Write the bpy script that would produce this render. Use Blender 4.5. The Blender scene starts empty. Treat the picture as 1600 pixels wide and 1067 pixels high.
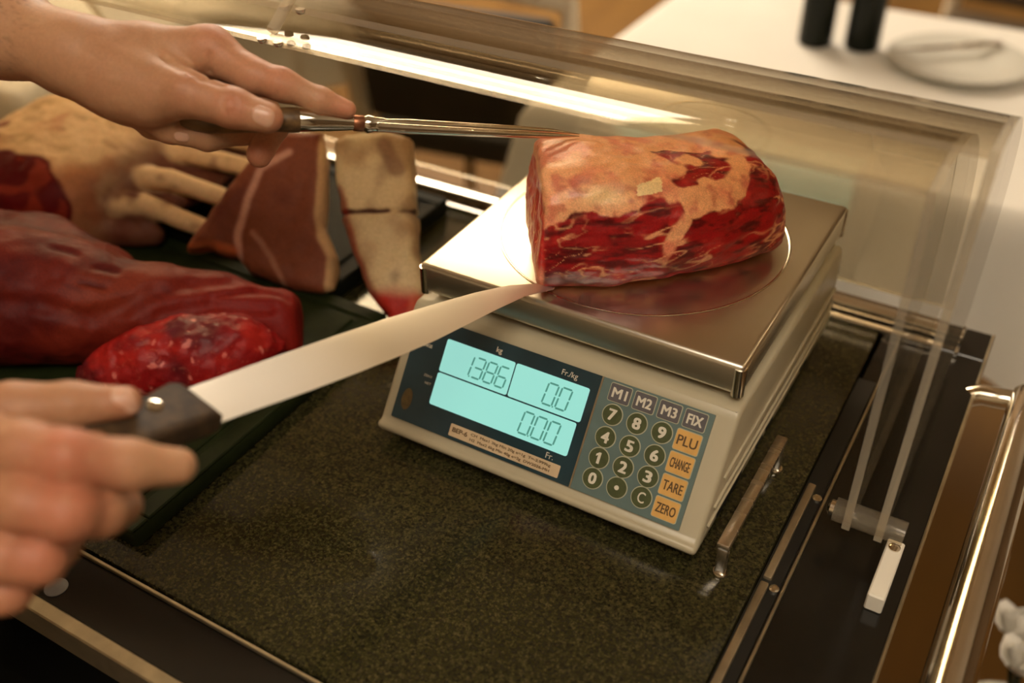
import bpy, bmesh, math, random
import numpy as np
from mathutils import Matrix, Vector

# ------------------------------------------------------------------ camera
random.seed(4)
SC = bpy.context.scene
COL = SC.collection
CAM_R = np.array([[0.8624171124801158, 0.5060604345792438, -0.011813579259745036],
                  [-0.2972401121797541, 0.5251648122391201, 0.7974021793908121],
                  [-0.40973776957076646, 0.6841818154111645, -0.6033325812914936]])   # rows: right, up, forward
CAM_C = np.array([0.39556389611467646, -0.5239466310200063, 0.5475471180829188])
FPX = 1582.487
cam = bpy.data.cameras.new('camera'); cam_o = bpy.data.objects.new('camera', cam); COL.objects.link(cam_o)
cam.sensor_width = 36; cam.lens = FPX / 1600 * 36; cam.clip_start = .02; cam.clip_end = 60
m = Matrix.Identity(4)
for i in range(3):
    m[i][0] = CAM_R[0][i]; m[i][1] = CAM_R[1][i]; m[i][2] = -CAM_R[2][i]; m[i][3] = CAM_C[i]
cam_o.matrix_world = m
cam.dof.use_dof = True; cam.dof.focus_distance = .715; cam.dof.aperture_fstop = 2.9
SC.camera = cam_o

# ------------------------------------------------------------------ world, exposure
W = bpy.data.worlds.new('world'); SC.world = W; W.use_nodes = True
W.node_tree.nodes['Background'].inputs[0].default_value = (1, .86, .68, 1)
W.node_tree.nodes['Background'].inputs[1].default_value = .25
SC.view_settings.view_transform = 'Standard'; SC.view_settings.look = 'None'
SC.view_settings.exposure = 0.04; SC.view_settings.gamma = 1.0; SC.view_settings.use_curve_mapping = False

# large soft ceiling lamps (their diffusers are built with the ceiling below)
WARM = (1, .85, .66)
LAMPS = [  # x, y, size x, size y, watts
    (-2.1, 2.8, 2.1, 1.55, 112),
    (.9, -1.3, 1.2, 1.2, 8),  # weak fill panel added behind the camera
]
CEIL = 2.15; FLOOR = -.85
for i, (x, y, sx, sy, w) in enumerate(LAMPS):
    l = bpy.data.lights.new('ceiling_panel_light', 'AREA'); l.shape = 'RECTANGLE'; l.size = sx; l.size_y = sy
    l.energy = w; l.color = WARM
    o = bpy.data.objects.new('ceiling_panel_light', l); COL.objects.link(o); o.location = (x, y, CEIL - .06)

FILL_SCONCES = [(-3.5, .4, 25), (3.1, .8, 25), (1.6, 4.5, 12)]     # unseen uplights added as fill to brighten the ceiling
for x, y, w in FILL_SCONCES:
    l = bpy.data.lights.new('fill_uplight', 'AREA'); l.shape = 'RECTANGLE'; l.size = .5; l.size_y = .12; l.energy = w; l.color = WARM
    o = bpy.data.objects.new('fill_uplight', l); COL.objects.link(o); o.location = (x, y, 1.13); o.rotation_euler = (math.pi, 0, math.pi / 2 if abs(x) > 1 else 0)
SC.cycles.transparent_max_bounces = 48

# ------------------------------------------------------------------ helpers
def at(x, y, d):
    """photo pixel + distance along the view axis -> world point"""
    r = np.array([(x - 800) / FPX, (533.5 - y) / FPX, 1.0]) @ CAM_R
    return CAM_C + d * r
def on_z(x, y, z):
    r = np.array([(x - 800) / FPX, (533.5 - y) / FPX, 1.0]) @ CAM_R
    return CAM_C + r * (z - CAM_C[2]) / r[2]

ORG = {}
def thing(name, label, cat, loc=(0, 0, 0), group=None):
    o = bpy.data.objects.new(name, None); COL.objects.link(o); o.location = loc
    o.empty_display_size = .05
    ORG[o] = np.array(loc, float); tag(o, label, cat, group); return o
def tag(o, label=None, cat=None, group=None, kind=None):
    if label: o['label'] = label
    if cat: o['category'] = cat
    if group: o['group'] = group
    if kind: o['kind'] = kind
    return o
def org(o): return ORG.get(o, np.zeros(3))
def mk(name, V, F, mat, parent=None, smooth=True, col=None, auto=None):
    """one mesh object from world-space vertices; origin = parent's origin (or its own base)"""
    V = np.asarray(V, float)
    O = org(parent) if parent is not None else np.array([V[:, 0].mean(), V[:, 1].mean(), V[:, 2].min()])
    me = bpy.data.meshes.new(name)
    if isinstance(F, np.ndarray): F = F.tolist()
    me.from_pydata((V - O).tolist(), [], F)
    me.validate()
    if smooth: me.shade_smooth()
    if col is not None:
        a = me.color_attributes.new('Col', 'FLOAT_COLOR', 'POINT')
        c = np.ones((len(V), 4)); c[:, :col.shape[1]] = col
        a.data.foreach_set('color', c.ravel().astype(np.float32))
    for mm in (mat if isinstance(mat, (list, tuple)) else [mat]): me.materials.append(mm)
    o = bpy.data.objects.new(name, me); COL.objects.link(o)
    ORG[o] = O
    if parent is not None: o.parent = parent
    else: o.location = O
    if smooth and auto:
        bm = bmesh.new(); bm.from_mesh(me)
        for e in bm.edges:
            if len(e.link_faces) == 2 and e.calc_face_angle(0) > math.radians(auto): e.smooth = False
        bm.to_mesh(me); bm.free()
    return o
def from_bm(name, bm, mat, parent=None, smooth=True, auto=35):
    bm.verts.index_update()
    V = [v.co[:] for v in bm.verts]; F = [[v.index for v in f.verts] for f in bm.faces]
    bm.free(); return mk(name, V, F, mat, parent, smooth, auto=auto)
def bm_box(bm, lo, hi, bev=0, seg=2):
    lo = Vector(lo); hi = Vector(hi); r = bmesh.ops.create_cube(bm, size=1)
    for v in r['verts']: v.co = Vector([(lo[i] + hi[i]) / 2 + v.co[i] * (hi[i] - lo[i]) for i in range(3)])
    if bev:
        es = list({e for v in r['verts'] for e in v.link_edges})
        bmesh.ops.bevel(bm, geom=es, offset=bev, segments=seg, affect='EDGES', profile=.5)
def box(name, lo, hi, mat, parent=None, bev=0, seg=2):
    bm = bmesh.new(); bm_box(bm, lo, hi, bev, seg); return from_bm(name, bm, mat, parent)
def frame_of(d):
    d = np.asarray(d, float); d = d / np.linalg.norm(d)
    a = np.array([0, 0, 1.]) if abs(d[2]) < .9 else np.array([1., 0, 0])
    u = np.cross(d, a); u /= np.linalg.norm(u); return d, u, np.cross(u, d) * -1
def tube_vf(pts, rad, n=20, sx=1, sy=1, upv=None, cap=True):
    pts = np.asarray(pts, float); k = len(pts); rad = np.broadcast_to(rad, (k,))
    V = []; F = []
    for i in range(k):
        d = pts[min(i + 1, k - 1)] - pts[max(i - 1, 0)]
        d, u, w = frame_of(d)
        if upv is not None:
            w = np.asarray(upv, float); w = w - d * (w @ d); w /= np.linalg.norm(w); u = np.cross(w, d)
        for j in range(n):
            a = 2 * math.pi * j / n
            V.append(pts[i] + rad[i] * (sx * math.cos(a) * u + sy * math.sin(a) * w))
    for i in range(k - 1):
        for j in range(n):
            F.append([i * n + j, i * n + (j + 1) % n, (i + 1) * n + (j + 1) % n, (i + 1) * n + j])
    if cap: F.append(list(range(n))[::-1]); F.append([(k - 1) * n + j for j in range(n)])
    return V, F
def tube(name, pts, rad, mat, parent=None, n=20, **kw):
    V, F = tube_vf(pts, rad, n, **kw); return mk(name, V, F, mat, parent, auto=50)
def lathe(name, prof, c, mat, parent=None, n=40, axis=(0, 0, 1)):
    d, u, w = frame_of(axis); c = np.asarray(c, float); V = []; F = []
    for r, h in prof:
        for j in range(n):
            a = 2 * math.pi * j / n; V.append(c + d * h + r * (math.cos(a) * u + math.sin(a) * w))
    for i in range(len(prof) - 1):
        for j in range(n): F.append([i * n + j, i * n + (j + 1) % n, (i + 1) * n + (j + 1) % n, (i + 1) * n + j])
    F.append(list(range(n))[::-1]); F.append([(len(prof) - 1) * n + j for j in range(n)])
    bm = bmesh.new(); vs = [bm.verts.new(v) for v in V]
    for f in F: bm.faces.new([vs[i] for i in f])
    bmesh.ops.recalc_face_normals(bm, faces=bm.faces)
    return from_bm(name, bm, mat, parent, auto=35)
def prism(name, poly, ex, mat, parent=None, bev=0, seg=2, smooth=True):
    """closed polygon (list of 3-D points) extruded by vector ex"""
    bm = bmesh.new(); ex = Vector(ex)
    a = [bm.verts.new(Vector(p)) for p in poly]; b = [bm.verts.new(Vector(p) + ex) for p in poly]
    n = len(poly); bm.faces.new(a); bm.faces.new(b[::-1])
    for i in range(n): bm.faces.new([a[i], b[i], b[(i + 1) % n], a[(i + 1) % n]][::-1])
    bmesh.ops.recalc_face_normals(bm, faces=bm.faces)
    if bev: bmesh.ops.bevel(bm, geom=list(bm.edges), offset=bev, segments=seg, affect='EDGES', profile=.5)
    return from_bm(name, bm, mat, parent, smooth)

# ------------------------------------------------------------------ materials
def mat(name, col, rough=.5, metal=0, spec=.5, coat=0, bump=None, var=None, sub=0, emit=None, estr=1, aniso=0):
    """principled material; bump = (scale, strength, distance); var = (scale, amount) brightness noise"""
    M = bpy.data.materials.new(name); M.use_nodes = True; nt = M.node_tree; b = nt.nodes['Principled BSDF']
    b.inputs['Base Color'].default_value = (*col, 1); b.inputs['Roughness'].default_value = rough
    b.inputs['Metallic'].default_value = metal; b.inputs['Specular IOR Level'].default_value = spec
    b.inputs['Coat Weight'].default_value = coat; b.inputs['Anisotropic'].default_value = aniso
    if sub:
        b.inputs['Subsurface Weight'].default_value = sub; b.inputs['Subsurface Radius'].default_value = (1, .3, .15)
        b.inputs['Subsurface Scale'].default_value = .004
    if emit: b.inputs['Emission Color'].default_value = (*emit, 1); b.inputs['Emission Strength'].default_value = estr
    tc = nt.nodes.new('ShaderNodeTexCoord')
    if var:
        nz = nt.nodes.new('ShaderNodeTexNoise'); nz.inputs['Scale'].default_value = var[0]; nz.inputs['Detail'].default_value = 6
        nt.links.new(tc.outputs['Object'], nz.inputs['Vector'])
        hs = nt.nodes.new('ShaderNodeMixRGB'); hs.blend_type = 'MIX'
        hs.inputs[1].default_value = (*[c * (1 - var[1]) for c in col], 1); hs.inputs[2].default_value = (*[min(1, c * (1 + var[1])) for c in col], 1)
        rp = nt.nodes.new('ShaderNodeMapRange'); rp.inputs[1].default_value = .3; rp.inputs[2].default_value = .7
        nt.links.new(nz.outputs['Fac'], rp.inputs[0]); nt.links.new(rp.outputs[0], hs.inputs[0])
        nt.links.new(hs.outputs[0], b.inputs['Base Color'])
    if bump:
        nz = nt.nodes.new('ShaderNodeTexNoise'); nz.inputs['Scale'].default_value = bump[0]; nz.inputs['Detail'].default_value = 5
        nt.links.new(tc.outputs['Object'], nz.inputs['Vector'])
        bp = nt.nodes.new('ShaderNodeBump'); bp.inputs['Strength'].default_value = bump[1]; bp.inputs['Distance'].default_value = bump[2]
        nt.links.new(nz.outputs['Fac'], bp.inputs['Height']); nt.links.new(bp.outputs[0], b.inputs['Normal'])
    return M
def mat_vcol(name, rough=.35, spec=.5, bump=(300, .4, .0006), sub=.15, fine=(700, .12), srad=(1, .25, .12), sscale=.004, coat=0):
    M = mat(name, (.5, .5, .5), rough, spec=spec, bump=bump, sub=sub, coat=coat); nt = M.node_tree; b = nt.nodes['Principled BSDF']
    b.inputs['Subsurface Radius'].default_value = srad; b.inputs['Subsurface Scale'].default_value = sscale
    a = nt.nodes.new('ShaderNodeAttribute'); a.attribute_name = 'Col'
    tc = nt.nodes.new('ShaderNodeTexCoord'); nz = nt.nodes.new('ShaderNodeTexNoise'); nz.inputs['Scale'].default_value = fine[0]
    nt.links.new(tc.outputs['Object'], nz.inputs['Vector'])
    mr = nt.nodes.new('ShaderNodeMapRange'); mr.inputs[1].default_value = .3; mr.inputs[2].default_value = .7
    mr.inputs[3].default_value = 1 - fine[1]; mr.inputs[4].default_value = 1 + fine[1]
    nt.links.new(nz.outputs['Fac'], mr.inputs[0])
    mx = nt.nodes.new('ShaderNodeVectorMath'); mx.operation = 'SCALE'
    nt.links.new(a.outputs['Color'], mx.inputs[0]); nt.links.new(mr.outputs[0], mx.inputs['Scale'])
    nt.links.new(mx.outputs[0], b.inputs['Base Color']); return M
def mat_brushed(name, col, rough, stretch, scale=60, amt=.12, metal=1, bumpd=.00004):
    M = mat(name, col, rough, metal); nt = M.node_tree; b = nt.nodes['Principled BSDF']
    tc = nt.nodes.new('ShaderNodeTexCoord'); mp = nt.nodes.new('ShaderNodeMapping'); mp.inputs['Scale'].default_value = stretch
    nz = nt.nodes.new('ShaderNodeTexNoise'); nz.inputs['Scale'].default_value = scale; nz.inputs['Detail'].default_value = 4
    nt.links.new(tc.outputs['Object'], mp.inputs[0]); nt.links.new(mp.outputs[0], nz.inputs['Vector'])
    mr = nt.nodes.new('ShaderNodeMapRange'); mr.inputs[1].default_value = .25; mr.inputs[2].default_value = .75
    mr.inputs[3].default_value = max(.02, rough - amt); mr.inputs[4].default_value = rough + amt
    nt.links.new(nz.outputs['Fac'], mr.inputs[0]); nt.links.new(mr.outputs[0], b.inputs['Roughness'])
    bp = nt.nodes.new('ShaderNodeBump'); bp.inputs['Strength'].default_value = .10; bp.inputs['Distance'].default_value = bumpd
    nt.links.new(nz.outputs['Fac'], bp.inputs['Height']); nt.links.new(bp.outputs[0], b.inputs['Normal'])
    return M
def mat_acrylic(name, tint=(.935, .905, .84), ior=1.49, rough=.01, haze=0.0):
    M = bpy.data.materials.new(name); M.use_nodes = True; nt = M.node_tree; nt.nodes.clear()
    out = nt.nodes.new('ShaderNodeOutputMaterial'); mx = nt.nodes.new('ShaderNodeMixShader')
    tr = nt.nodes.new('ShaderNodeBsdfTransparent'); tr.inputs[0].default_value = (*tint, 1)
    gl = nt.nodes.new('ShaderNodeBsdfGlossy'); gl.inputs['Roughness'].default_value = rough
    ge = nt.nodes.new('ShaderNodeNewGeometry'); dt = nt.nodes.new('ShaderNodeVectorMath'); dt.operation = 'DOT_PRODUCT'
    nt.links.new(ge.outputs['Normal'], dt.inputs[0]); nt.links.new(ge.outputs['Incoming'], dt.inputs[1])
    def mth(op, a, b=None):
        n = nt.nodes.new('ShaderNodeMath'); n.operation = op
        for i, v in enumerate((a, b)):
            if v is None: continue
            if isinstance(v, (int, float)): n.inputs[i].default_value = v
            else: nt.links.new(v, n.inputs[i])
        return n.outputs[0]
    r0 = ((ior - 1) / (ior + 1)) ** 2      # Schlick reflectance, the same from both sides of the sheet
    fr = mth('ADD', mth('MULTIPLY', mth('POWER', mth('SUBTRACT', 1.0, mth('ABSOLUTE', dt.outputs['Value'])), 5.0), 1 - r0), r0)
    tc = nt.nodes.new('ShaderNodeTexCoord'); nz = nt.nodes.new('ShaderNodeTexNoise'); nz.inputs['Scale'].default_value = 9
    nt.links.new(tc.outputs['Object'], nz.inputs['Vector'])
    bp = nt.nodes.new('ShaderNodeBump'); bp.inputs['Strength'].default_value = .05; bp.inputs['Distance'].default_value = .002
    nt.links.new(nz.outputs['Fac'], bp.inputs['Height']); nt.links.new(bp.outputs[0], gl.inputs['Normal'])
    nt.links.new(fr, mx.inputs[0]); nt.links.new(tr.outputs[0], mx.inputs[1]); nt.links.new(gl.outputs[0], mx.inputs[2])
    last = mx
    if haze:
        df = nt.nodes.new('ShaderNodeBsdfDiffuse'); df.inputs[0].default_value = (.8, .74, .62, 1)
        m2 = nt.nodes.new('ShaderNodeMixShader'); m2.inputs[0].default_value = haze
        nt.links.new(mx.outputs[0], m2.inputs[1]); nt.links.new(df.outputs[0], m2.inputs[2]); last = m2
    nt.links.new(last.outputs[0], out.inputs[0]); return M
def mat_granite():
    M = mat('granite', (.02, .02, .015), .13, spec=.5); nt = M.node_tree; b = nt.nodes['Principled BSDF']
    tc = nt.nodes.new('ShaderNodeTexCoord')
    def noise(s, d=4):
        n = nt.nodes.new('ShaderNodeTexNoise'); n.inputs['Scale'].default_value = s; n.inputs['Detail'].default_value = d
        n.inputs['Roughness'].default_value = .65
        nt.links.new(tc.outputs['Object'], n.inputs['Vector']); return n
    vo = nt.nodes.new('ShaderNodeTexVoronoi'); vo.inputs['Scale'].default_value = 620; nt.links.new(tc.outputs['Object'], vo.inputs['Vector'])
    n1 = noise(430, 4); r1 = nt.nodes.new('ShaderNodeValToRGB'); e = r1.color_ramp.elements
    e[0].position = .38; e[0].color = (.010, .009, .004, 1); e[1].position = .74; e[1].color = (.082, .072, .026, 1)
    k = r1.color_ramp.elements.new(.55); k.color = (.031, .028, .010, 1)
    nt.links.new(n1.outputs['Fac'], r1.inputs[0])
    r2 = nt.nodes.new('ShaderNodeValToRGB'); e = r2.color_ramp.elements
    e[0].position = .80; e[0].color = (0, 0, 0, 1); e[1].position = .97; e[1].color = (.10, .08, .04, 1)
    sp = nt.nodes.new('ShaderNodeSeparateColor'); nt.links.new(vo.outputs['Color'], sp.inputs[0]); nt.links.new(sp.outputs[0], r2.inputs[0])
    ad = nt.nodes.new('ShaderNodeMixRGB'); ad.blend_type = 'ADD'; ad.inputs[0].default_value = .25
    nt.links.new(r1.outputs[0], ad.inputs[1]); nt.links.new(r2.outputs[0], ad.inputs[2]); nt.links.new(ad.outputs[0], b.inputs['Base Color'])
    return M
def mat_wood(name, c1, c2, scale=(4, 60, 60), rough=.45):
    M = mat(name, c1, rough); nt = M.node_tree; b = nt.nodes['Principled BSDF']
    tc = nt.nodes.new('ShaderNodeTexCoord'); mp = nt.nodes.new('ShaderNodeMapping'); mp.inputs['Scale'].default_value = scale
    nz = nt.nodes.new('ShaderNodeTexNoise'); nz.inputs['Scale'].default_value = 4; nz.inputs['Detail'].default_value = 6
    nt.links.new(tc.outputs['Object'], mp.inputs[0]); nt.links.new(mp.outputs[0], nz.inputs['Vector'])
    rp = nt.nodes.new('ShaderNodeValToRGB'); rp.color_ramp.elements[0].position = .35; rp.color_ramp.elements[1].position = .68
    rp.color_ramp.elements[0].color = (*c1, 1); rp.color_ramp.elements[1].color = (*c2, 1)
    nt.links.new(nz.outputs['Fac'], rp.inputs[0]); nt.links.new(rp.outputs[0], b.inputs['Base Color']); return M

MT = dict(
    granite=mat_granite(),
    black=mat('black_frame', (.008, .0075, .006), .16, var=(14, .25)),
    slot=mat('dark_slot', (.004, .004, .003), .5, var=(40, .2)),
    steel=mat_brushed('brushed_steel', (.66, .60, .52), .26, (1, 12, 1), 20, .03),
    panst=mat_brushed('scale_pan_steel', (.70, .66, .58), .31, (3, 30, 3), 9, .012, bumpd=.000004),
    chrome=mat('polished_steel', (.72, .67, .58), .12, 1, var=(30, .05)),
    blade=mat_brushed('knife_blade_steel', (.84, .80, .72), .46, (50, 50, 4), 30, .08),
    trim=mat('brass_trim', (.40, .33, .22), .38, .85, var=(60, .15)),
    cream=mat('cream_plastic', (.43, .38, .265), .34, bump=(900, .12, .0002), var=(9, .04)),
    navy=mat('display_panel_blue', (.016, .040, .052), .20, coat=.3, var=(25, .25)),
    keypad=mat('keypad_grey_teal', (.110, .165, .160), .38, var=(60, .10)),
    lcdr=mat('customer_display_backlight', (.05, .2, .17), .2, emit=(.29, .76, .64), estr=2.2),
    lcd=mat('lcd_backlight', (.05, .2, .17), .2, emit=(.36, .78, .69), estr=.80),
    seg=mat('lcd_segment', (.03, .12, .10), .4, var=(300, .1), emit=(.10, .40, .32), estr=.5),
    keyg=mat('olive_key', (.060, .075, .026), .45, var=(200, .2)),
    keyp=mat('grey_key', (.100, .092, .100), .45, var=(200, .12)),
    keyo=mat('orange_key', (.66, .38, .11), .45, var=(120, .10)),
    ink=mat('white_print', (.66, .62, .52), .5, var=(90, .05)),
    inkd=mat('brown_print', (.10, .055, .02), .5, var=(90, .05)),
    rim=mat('pale_key_outline', (.42, .42, .30), .5, var=(90, .05)),
    sticker=mat('cream_sticker', (.58, .44, .28), .5, var=(50, .12)),
    brown=mat('brown_seal', (.10, .065, .02), .5, var=(300, .3)),
    white=mat('white_plastic', (.80, .76, .66), .35, var=(20, .03)),
    rubber=mat('black_rubber', (.012, .012, .012), .7, var=(50, .2)),
    acry=mat_acrylic('clear_acrylic'),
    pivot=mat_acrylic('clear_pivot_rod', (.9, .86, .78), 1.49, .05, .08),
    edge=mat_acrylic('acrylic_cut_edge', (.90, .84, .74), 1.49, .12, .24),
    board=mat('green_board', (.012, .017, .004), .6, spec=.15, bump=(140, .3, .0008), var=(60, .3)),
    boardk=mat('black_board', (.006, .007, .004), .6, spec=.12, bump=(140, .3, .0008), var=(60, .3)),
    meat=mat_vcol('raw_meat', .36, .5, (420, .35, .0009), .12, (900, .14)),
    meatd=mat_vcol('raw_meat_dull', .55, .18, (260, .35, .0010), .10, (600, .15)),
    meatf=mat_vcol('raw_meat_fillet', .46, .26, (420, .35, .0008), .12, (900, .14)),
    skin=mat_vcol('skin', .50, .35, (900, .22, .0005), .25, (500, .06), (1, .35, .2), .005),
    nail=mat('fingernail', (.62, .36, .25), .28, sub=.2, var=(300, .05)),
    wood=mat_wood('dark_handle_wood', (.026, .014, .006), (.075, .042, .016), (30, 30, 4), .62),
    forkwood=mat_wood('brown_handle_wood', (.075, .038, .012), (.17, .095, .035), (6, 60, 60)),
    copper=mat('copper_band', (.30, .12, .06), .35, .8, var=(200, .2)),
    floor=mat_wood('brown_floor', (.135, .062, .010), (.175, .085, .016), (2, .4, 1), .5),
    wall=mat('cream_wall', (.60, .52, .38), .8, bump=(60, .2, .002), var=(2, .05)),
    walld=mat('brown_wall', (.16, .105, .055), .7, var=(2, .12)),
    ceil=mat('ceiling_white', (.76, .70, .58), .85, var=(2, .04)),
    lamp=mat('lamp_diffuser', (.9, .85, .7), .6, emit=(1, .86, .68), estr=8.5, var=(3, .02)),
    spot=mat('downlight_bulb', (.9, .85, .7), .6, emit=(1, .85, .62), estr=500, var=(3, .02)),
    cloth=mat('white_tablecloth', (.80, .76, .68), .85, bump=(40, .3, .003), var=(5, .03)),
    china=mat('white_china', (.66, .64, .56), .18, var=(6, .03)),
    bottle=mat('dark_glass_bottle', (.004, .006, .003), .15, spec=.2, var=(30, .3)),
    chairk=mat('dark_upholstery', (.020, .015, .008), .7, bump=(220, .4, .001), var=(30, .25)),
    chairw=mat_wood('pale_chair_wood', (.55, .44, .30), (.68, .58, .42), (20, 20, 3)),
    brownseat=mat('brown_upholstery', (.065, .040, .018), .6, var=(18, .25)),
)

# ------------------------------------------------------------------ the room
def struct(o): o['kind'] = 'structure'; return o
RX0, RX1, RY0, RY1 = -3.6, 3.2, -3.0, 4.6
struct(box('floor', (RX0, RY0, FLOOR - .05), (RX1, RY1, FLOOR), MT['floor']))
struct(box('ceiling', (RX0, RY0, CEIL), (RX1, RY1, CEIL + .05), MT['ceil']))
struct(box('wall_back', (RX0, RY1, FLOOR), (RX1, RY1 + .05, CEIL), MT['walld']))
struct(box('wall_front', (RX0, RY0 - .05, FLOOR), (RX1, RY0, CEIL), MT['wall']))
struct(box('wall_left', (RX0 - .05, RY0, FLOOR), (RX0, RY1, CEIL), MT['wall']))
struct(box('wall_right', (RX1, RY0, FLOOR), (RX1 + .05, RY1, CEIL), MT['walld']))
LNAME = ['largest square ceiling lamp over the back left of the room', 'square fill lamp added on the ceiling behind the camera']
for (x, y, w), lb in zip(FILL_SCONCES, ('added fill lamp on the left wall, brightening the ceiling', 'added fill lamp on the right wall, brightening the ceiling', 'added fill lamp on the back wall, brightening the ceiling')):
    t = thing('added_sconce', lb, 'lamp', (x, y, 1.02), 'added fill uplights'); r = (.10, .28) if abs(x) > 1 else (.28, .10)  # unseen housings made up to hold the ceiling fill lights
    bm = bmesh.new(); bm_box(bm, (x - r[0], y - r[1], 1.02), (x + r[0], y + r[1], 1.04)); from_bm('bowl_base', bm, MT['white'], t)
    for a, b in (((-1, -1), (1, -.9)), ((-1, .9), (1, 1)), ((-1, -.9), (-.9, .9)), ((.9, -.9), (1, .9))):
        box('bowl_side', (x + a[0] * r[0], y + a[1] * r[1], 1.04), (x + b[0] * r[0], y + b[1] * r[1], 1.16), MT['white'], t)
for (x, y, sx, sy, w), lb in zip(LAMPS, LNAME):
    t = thing('ceiling_lamp', lb, 'lamp', (x, y, CEIL - .05), 'square ceiling lamps')
    bm = bmesh.new()
    for a, b in (((-1, -1), (1, -.97)), ((-1, .97), (1, 1)), ((-1, -.97), (-.97, .97)), ((.97, -.97), (1, .97))):
        bm_box(bm, (x + a[0] * sx / 2, y + a[1] * sy / 2, CEIL - .05), (x + b[0] * sx / 2, y + b[1] * sy / 2, CEIL - .001))
    from_bm('lamp_frame', bm, MT['white'], t, False)
    box('diffuser', (x - sx * .48, y - sy * .48, CEIL - .035), (x + sx * .48, y + sy * .48, CEIL - .02), MT['lamp'], t)
for x, y, lb in [(.95, .62, 'recessed downlight in the ceiling right of the trolley'),
                 (-.75, .50, 'recessed downlight in the ceiling above the left meats'), (-2.2, 4.25, 'recessed downlight in the far ceiling, left one'),
                 (-1.1, 4.25, 'recessed downlight in the far ceiling, middle one'), (0., 4.25, 'recessed downlight in the far ceiling, right one')]:
    t = thing('downlight', lb, 'lamp', (x, y, CEIL - .02), 'ceiling downlights')
    lathe('downlight_ring', [(.030, .0), (.045, -.006), (.05, .0), (.05, .019), (.030, .019)], (x, y, CEIL - .02), MT['chrome'], t)
    lathe('bulb', [(.001, -.001), (.02, .001), (.029, .006), (.029, .012)], (x, y, CEIL - .02), MT['spot'], t)

# ------------------------------------------------------------------ carving trolley
TX0, TX1, TY0, TY1 = -.66, .394, -.307, .322
tro = thing('carving_trolley', 'carving trolley with speckled dark granite top, black rim and clear rolled-back hood', 'trolley', (-.13, .007, FLOOR))
box('granite_top', (-.615, -.262, -.03), (.305, .272, 0), MT['granite'], tro, .0022, 2)
fr = [('front_rim', (TX0, TY0, -.034), (TX1, -.2665, -.003)), ('back_rim', (TX0, .278, -.034), (TX1, TY1, -.003)),
      ('side_rim', (.308, -.2665, -.034), (TX1, .278, -.003)), ('side_rim', (TX0, -.2665, -.034), (-.618, .278, -.003))]
for n, a, b in fr: box(n, a, b, MT['black'], tro, .001, 1)
box('under_tray', (-.64, -.29, -.060), (.37, .30, -.0345), MT['slot'], tro)
box('inner_trim', (-.62, -.2668, -.0035), (.325, -.2644, .0006), MT['trim'], tro, .0005, 1)
box('inner_trim', (.3222, -.264, -.0035), (.3242, .285, .0006), MT['trim'], tro, .0005, 1)
box('outer_trim', (TX0 - .002, TY0 - .010, -.030), (TX1 + .002, TY0 + .0005, -.0022), MT['trim'], tro, .001, 1)
box('outer_trim', (TX1 - .0005, TY0 + .001, -.030), (TX1 + .002, TY1, -.0022), MT['trim'], tro, .0008, 1)
# recess beside the granite with two short metal strips
box('slide_slot', (.306, -.21, -.006), (.3205, .20, -.0015), MT['slot'], tro)
box('slide_strip', (.3075, -.048, -.006), (.3135, .055, .0012), MT['trim'], tro, .0012, 2)
box('slide_strip', (.3075, -.20, -.006), (.3135, -.052, .0012), MT['trim'], tro, .0012, 2)
lathe('strip_screw', [(.0035, 0), (.0035, .0015), (.0022, .002)], (.3175, .043, -.0015), MT['chrome'], tro, 16)
lathe('strip_screw', [(.0035, 0), (.0035, .0015), (.0022, .002)], (.3175, -.054, -.0015), MT['chrome'], tro, 16)
lathe('rim_plug', [(.008, 0), (.008, .0006), (.007, .0008)], tuple(on_z(88, 918, -.003)), MT['keyp'], tro, 24)
# back ledge: two steel strips
box('back_rail', (-.64, .284, -.003), (.372, .302, .012), MT['chrome'], tro, .002, 2)
box('back_rail', (-.64, .272, -.003), (.372, .281, .003), MT['steel'], tro, .001, 2)
box('lower_cabinet', (-.62, -.27, FLOOR + .12), (.34, .28, -.0605), MT['black'], tro, .004, 2)
box('front_shelf', (TX0, -.60, -.130), (TX1 - .12, -.272, -.110), MT['black'], tro, .003, 2)
for sx in (-.56, .29):
    for sy in (-.22, .24):
        lathe('caster', [(.012, .12), (.014, .10), (.03, .085), (.045, .06), (.045, .03), (.03, .0)], (sx, sy, FLOOR), MT['rubber'], tro, 20)
# push rail on the right
tube('push_rail', [(.4365, .243, -.004), (.4365, .23, -.001), (.4355, .18, .0), (.434, -.1, .0), (.432, -.62, .0)], .0155, MT['chrome'], tro, 28)
tube('rail_arm', [(.380, .232, -.018), (.400, .234, -.006), (.425, .236, -.004), (.434, .238, -.004)], [.009, .009, .009, .009], MT['chrome'], tro, 20)
tube('rail_arm', [(.380, -.56, -.12), (.400, -.56, -.03), (.425, -.56, -.004)], .009, MT['chrome'], tro, 20)
# small steel grip standing on the granite beside the scale
gh = [(.281, -.060, 0), (.281, -.060, .030), (.281, .056, .030), (.281, .056, 0)]
grip = thing('steel_handle', 'small flat U-shaped steel grip on the granite right of the scale', 'handle', (.281, -.002, 0))
bm = bmesh.new(); bm_box(bm, (.2765, -.064, .026), (.2855, .060, .032), .0015, 2); from_bm('grip_bar', bm, MT['steel'], grip)
for y in (-.060, .056):
    box('grip_leg', (.2775, y - .0035, .0005), (.2845, y + .0035, .0265), MT['steel'], grip, .001, 2)
    lathe('grip_foot', [(.0055, 0), (.0055, .002), (.005, .0028)], (.281, y, 0), MT['chrome'], grip, 20)

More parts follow.
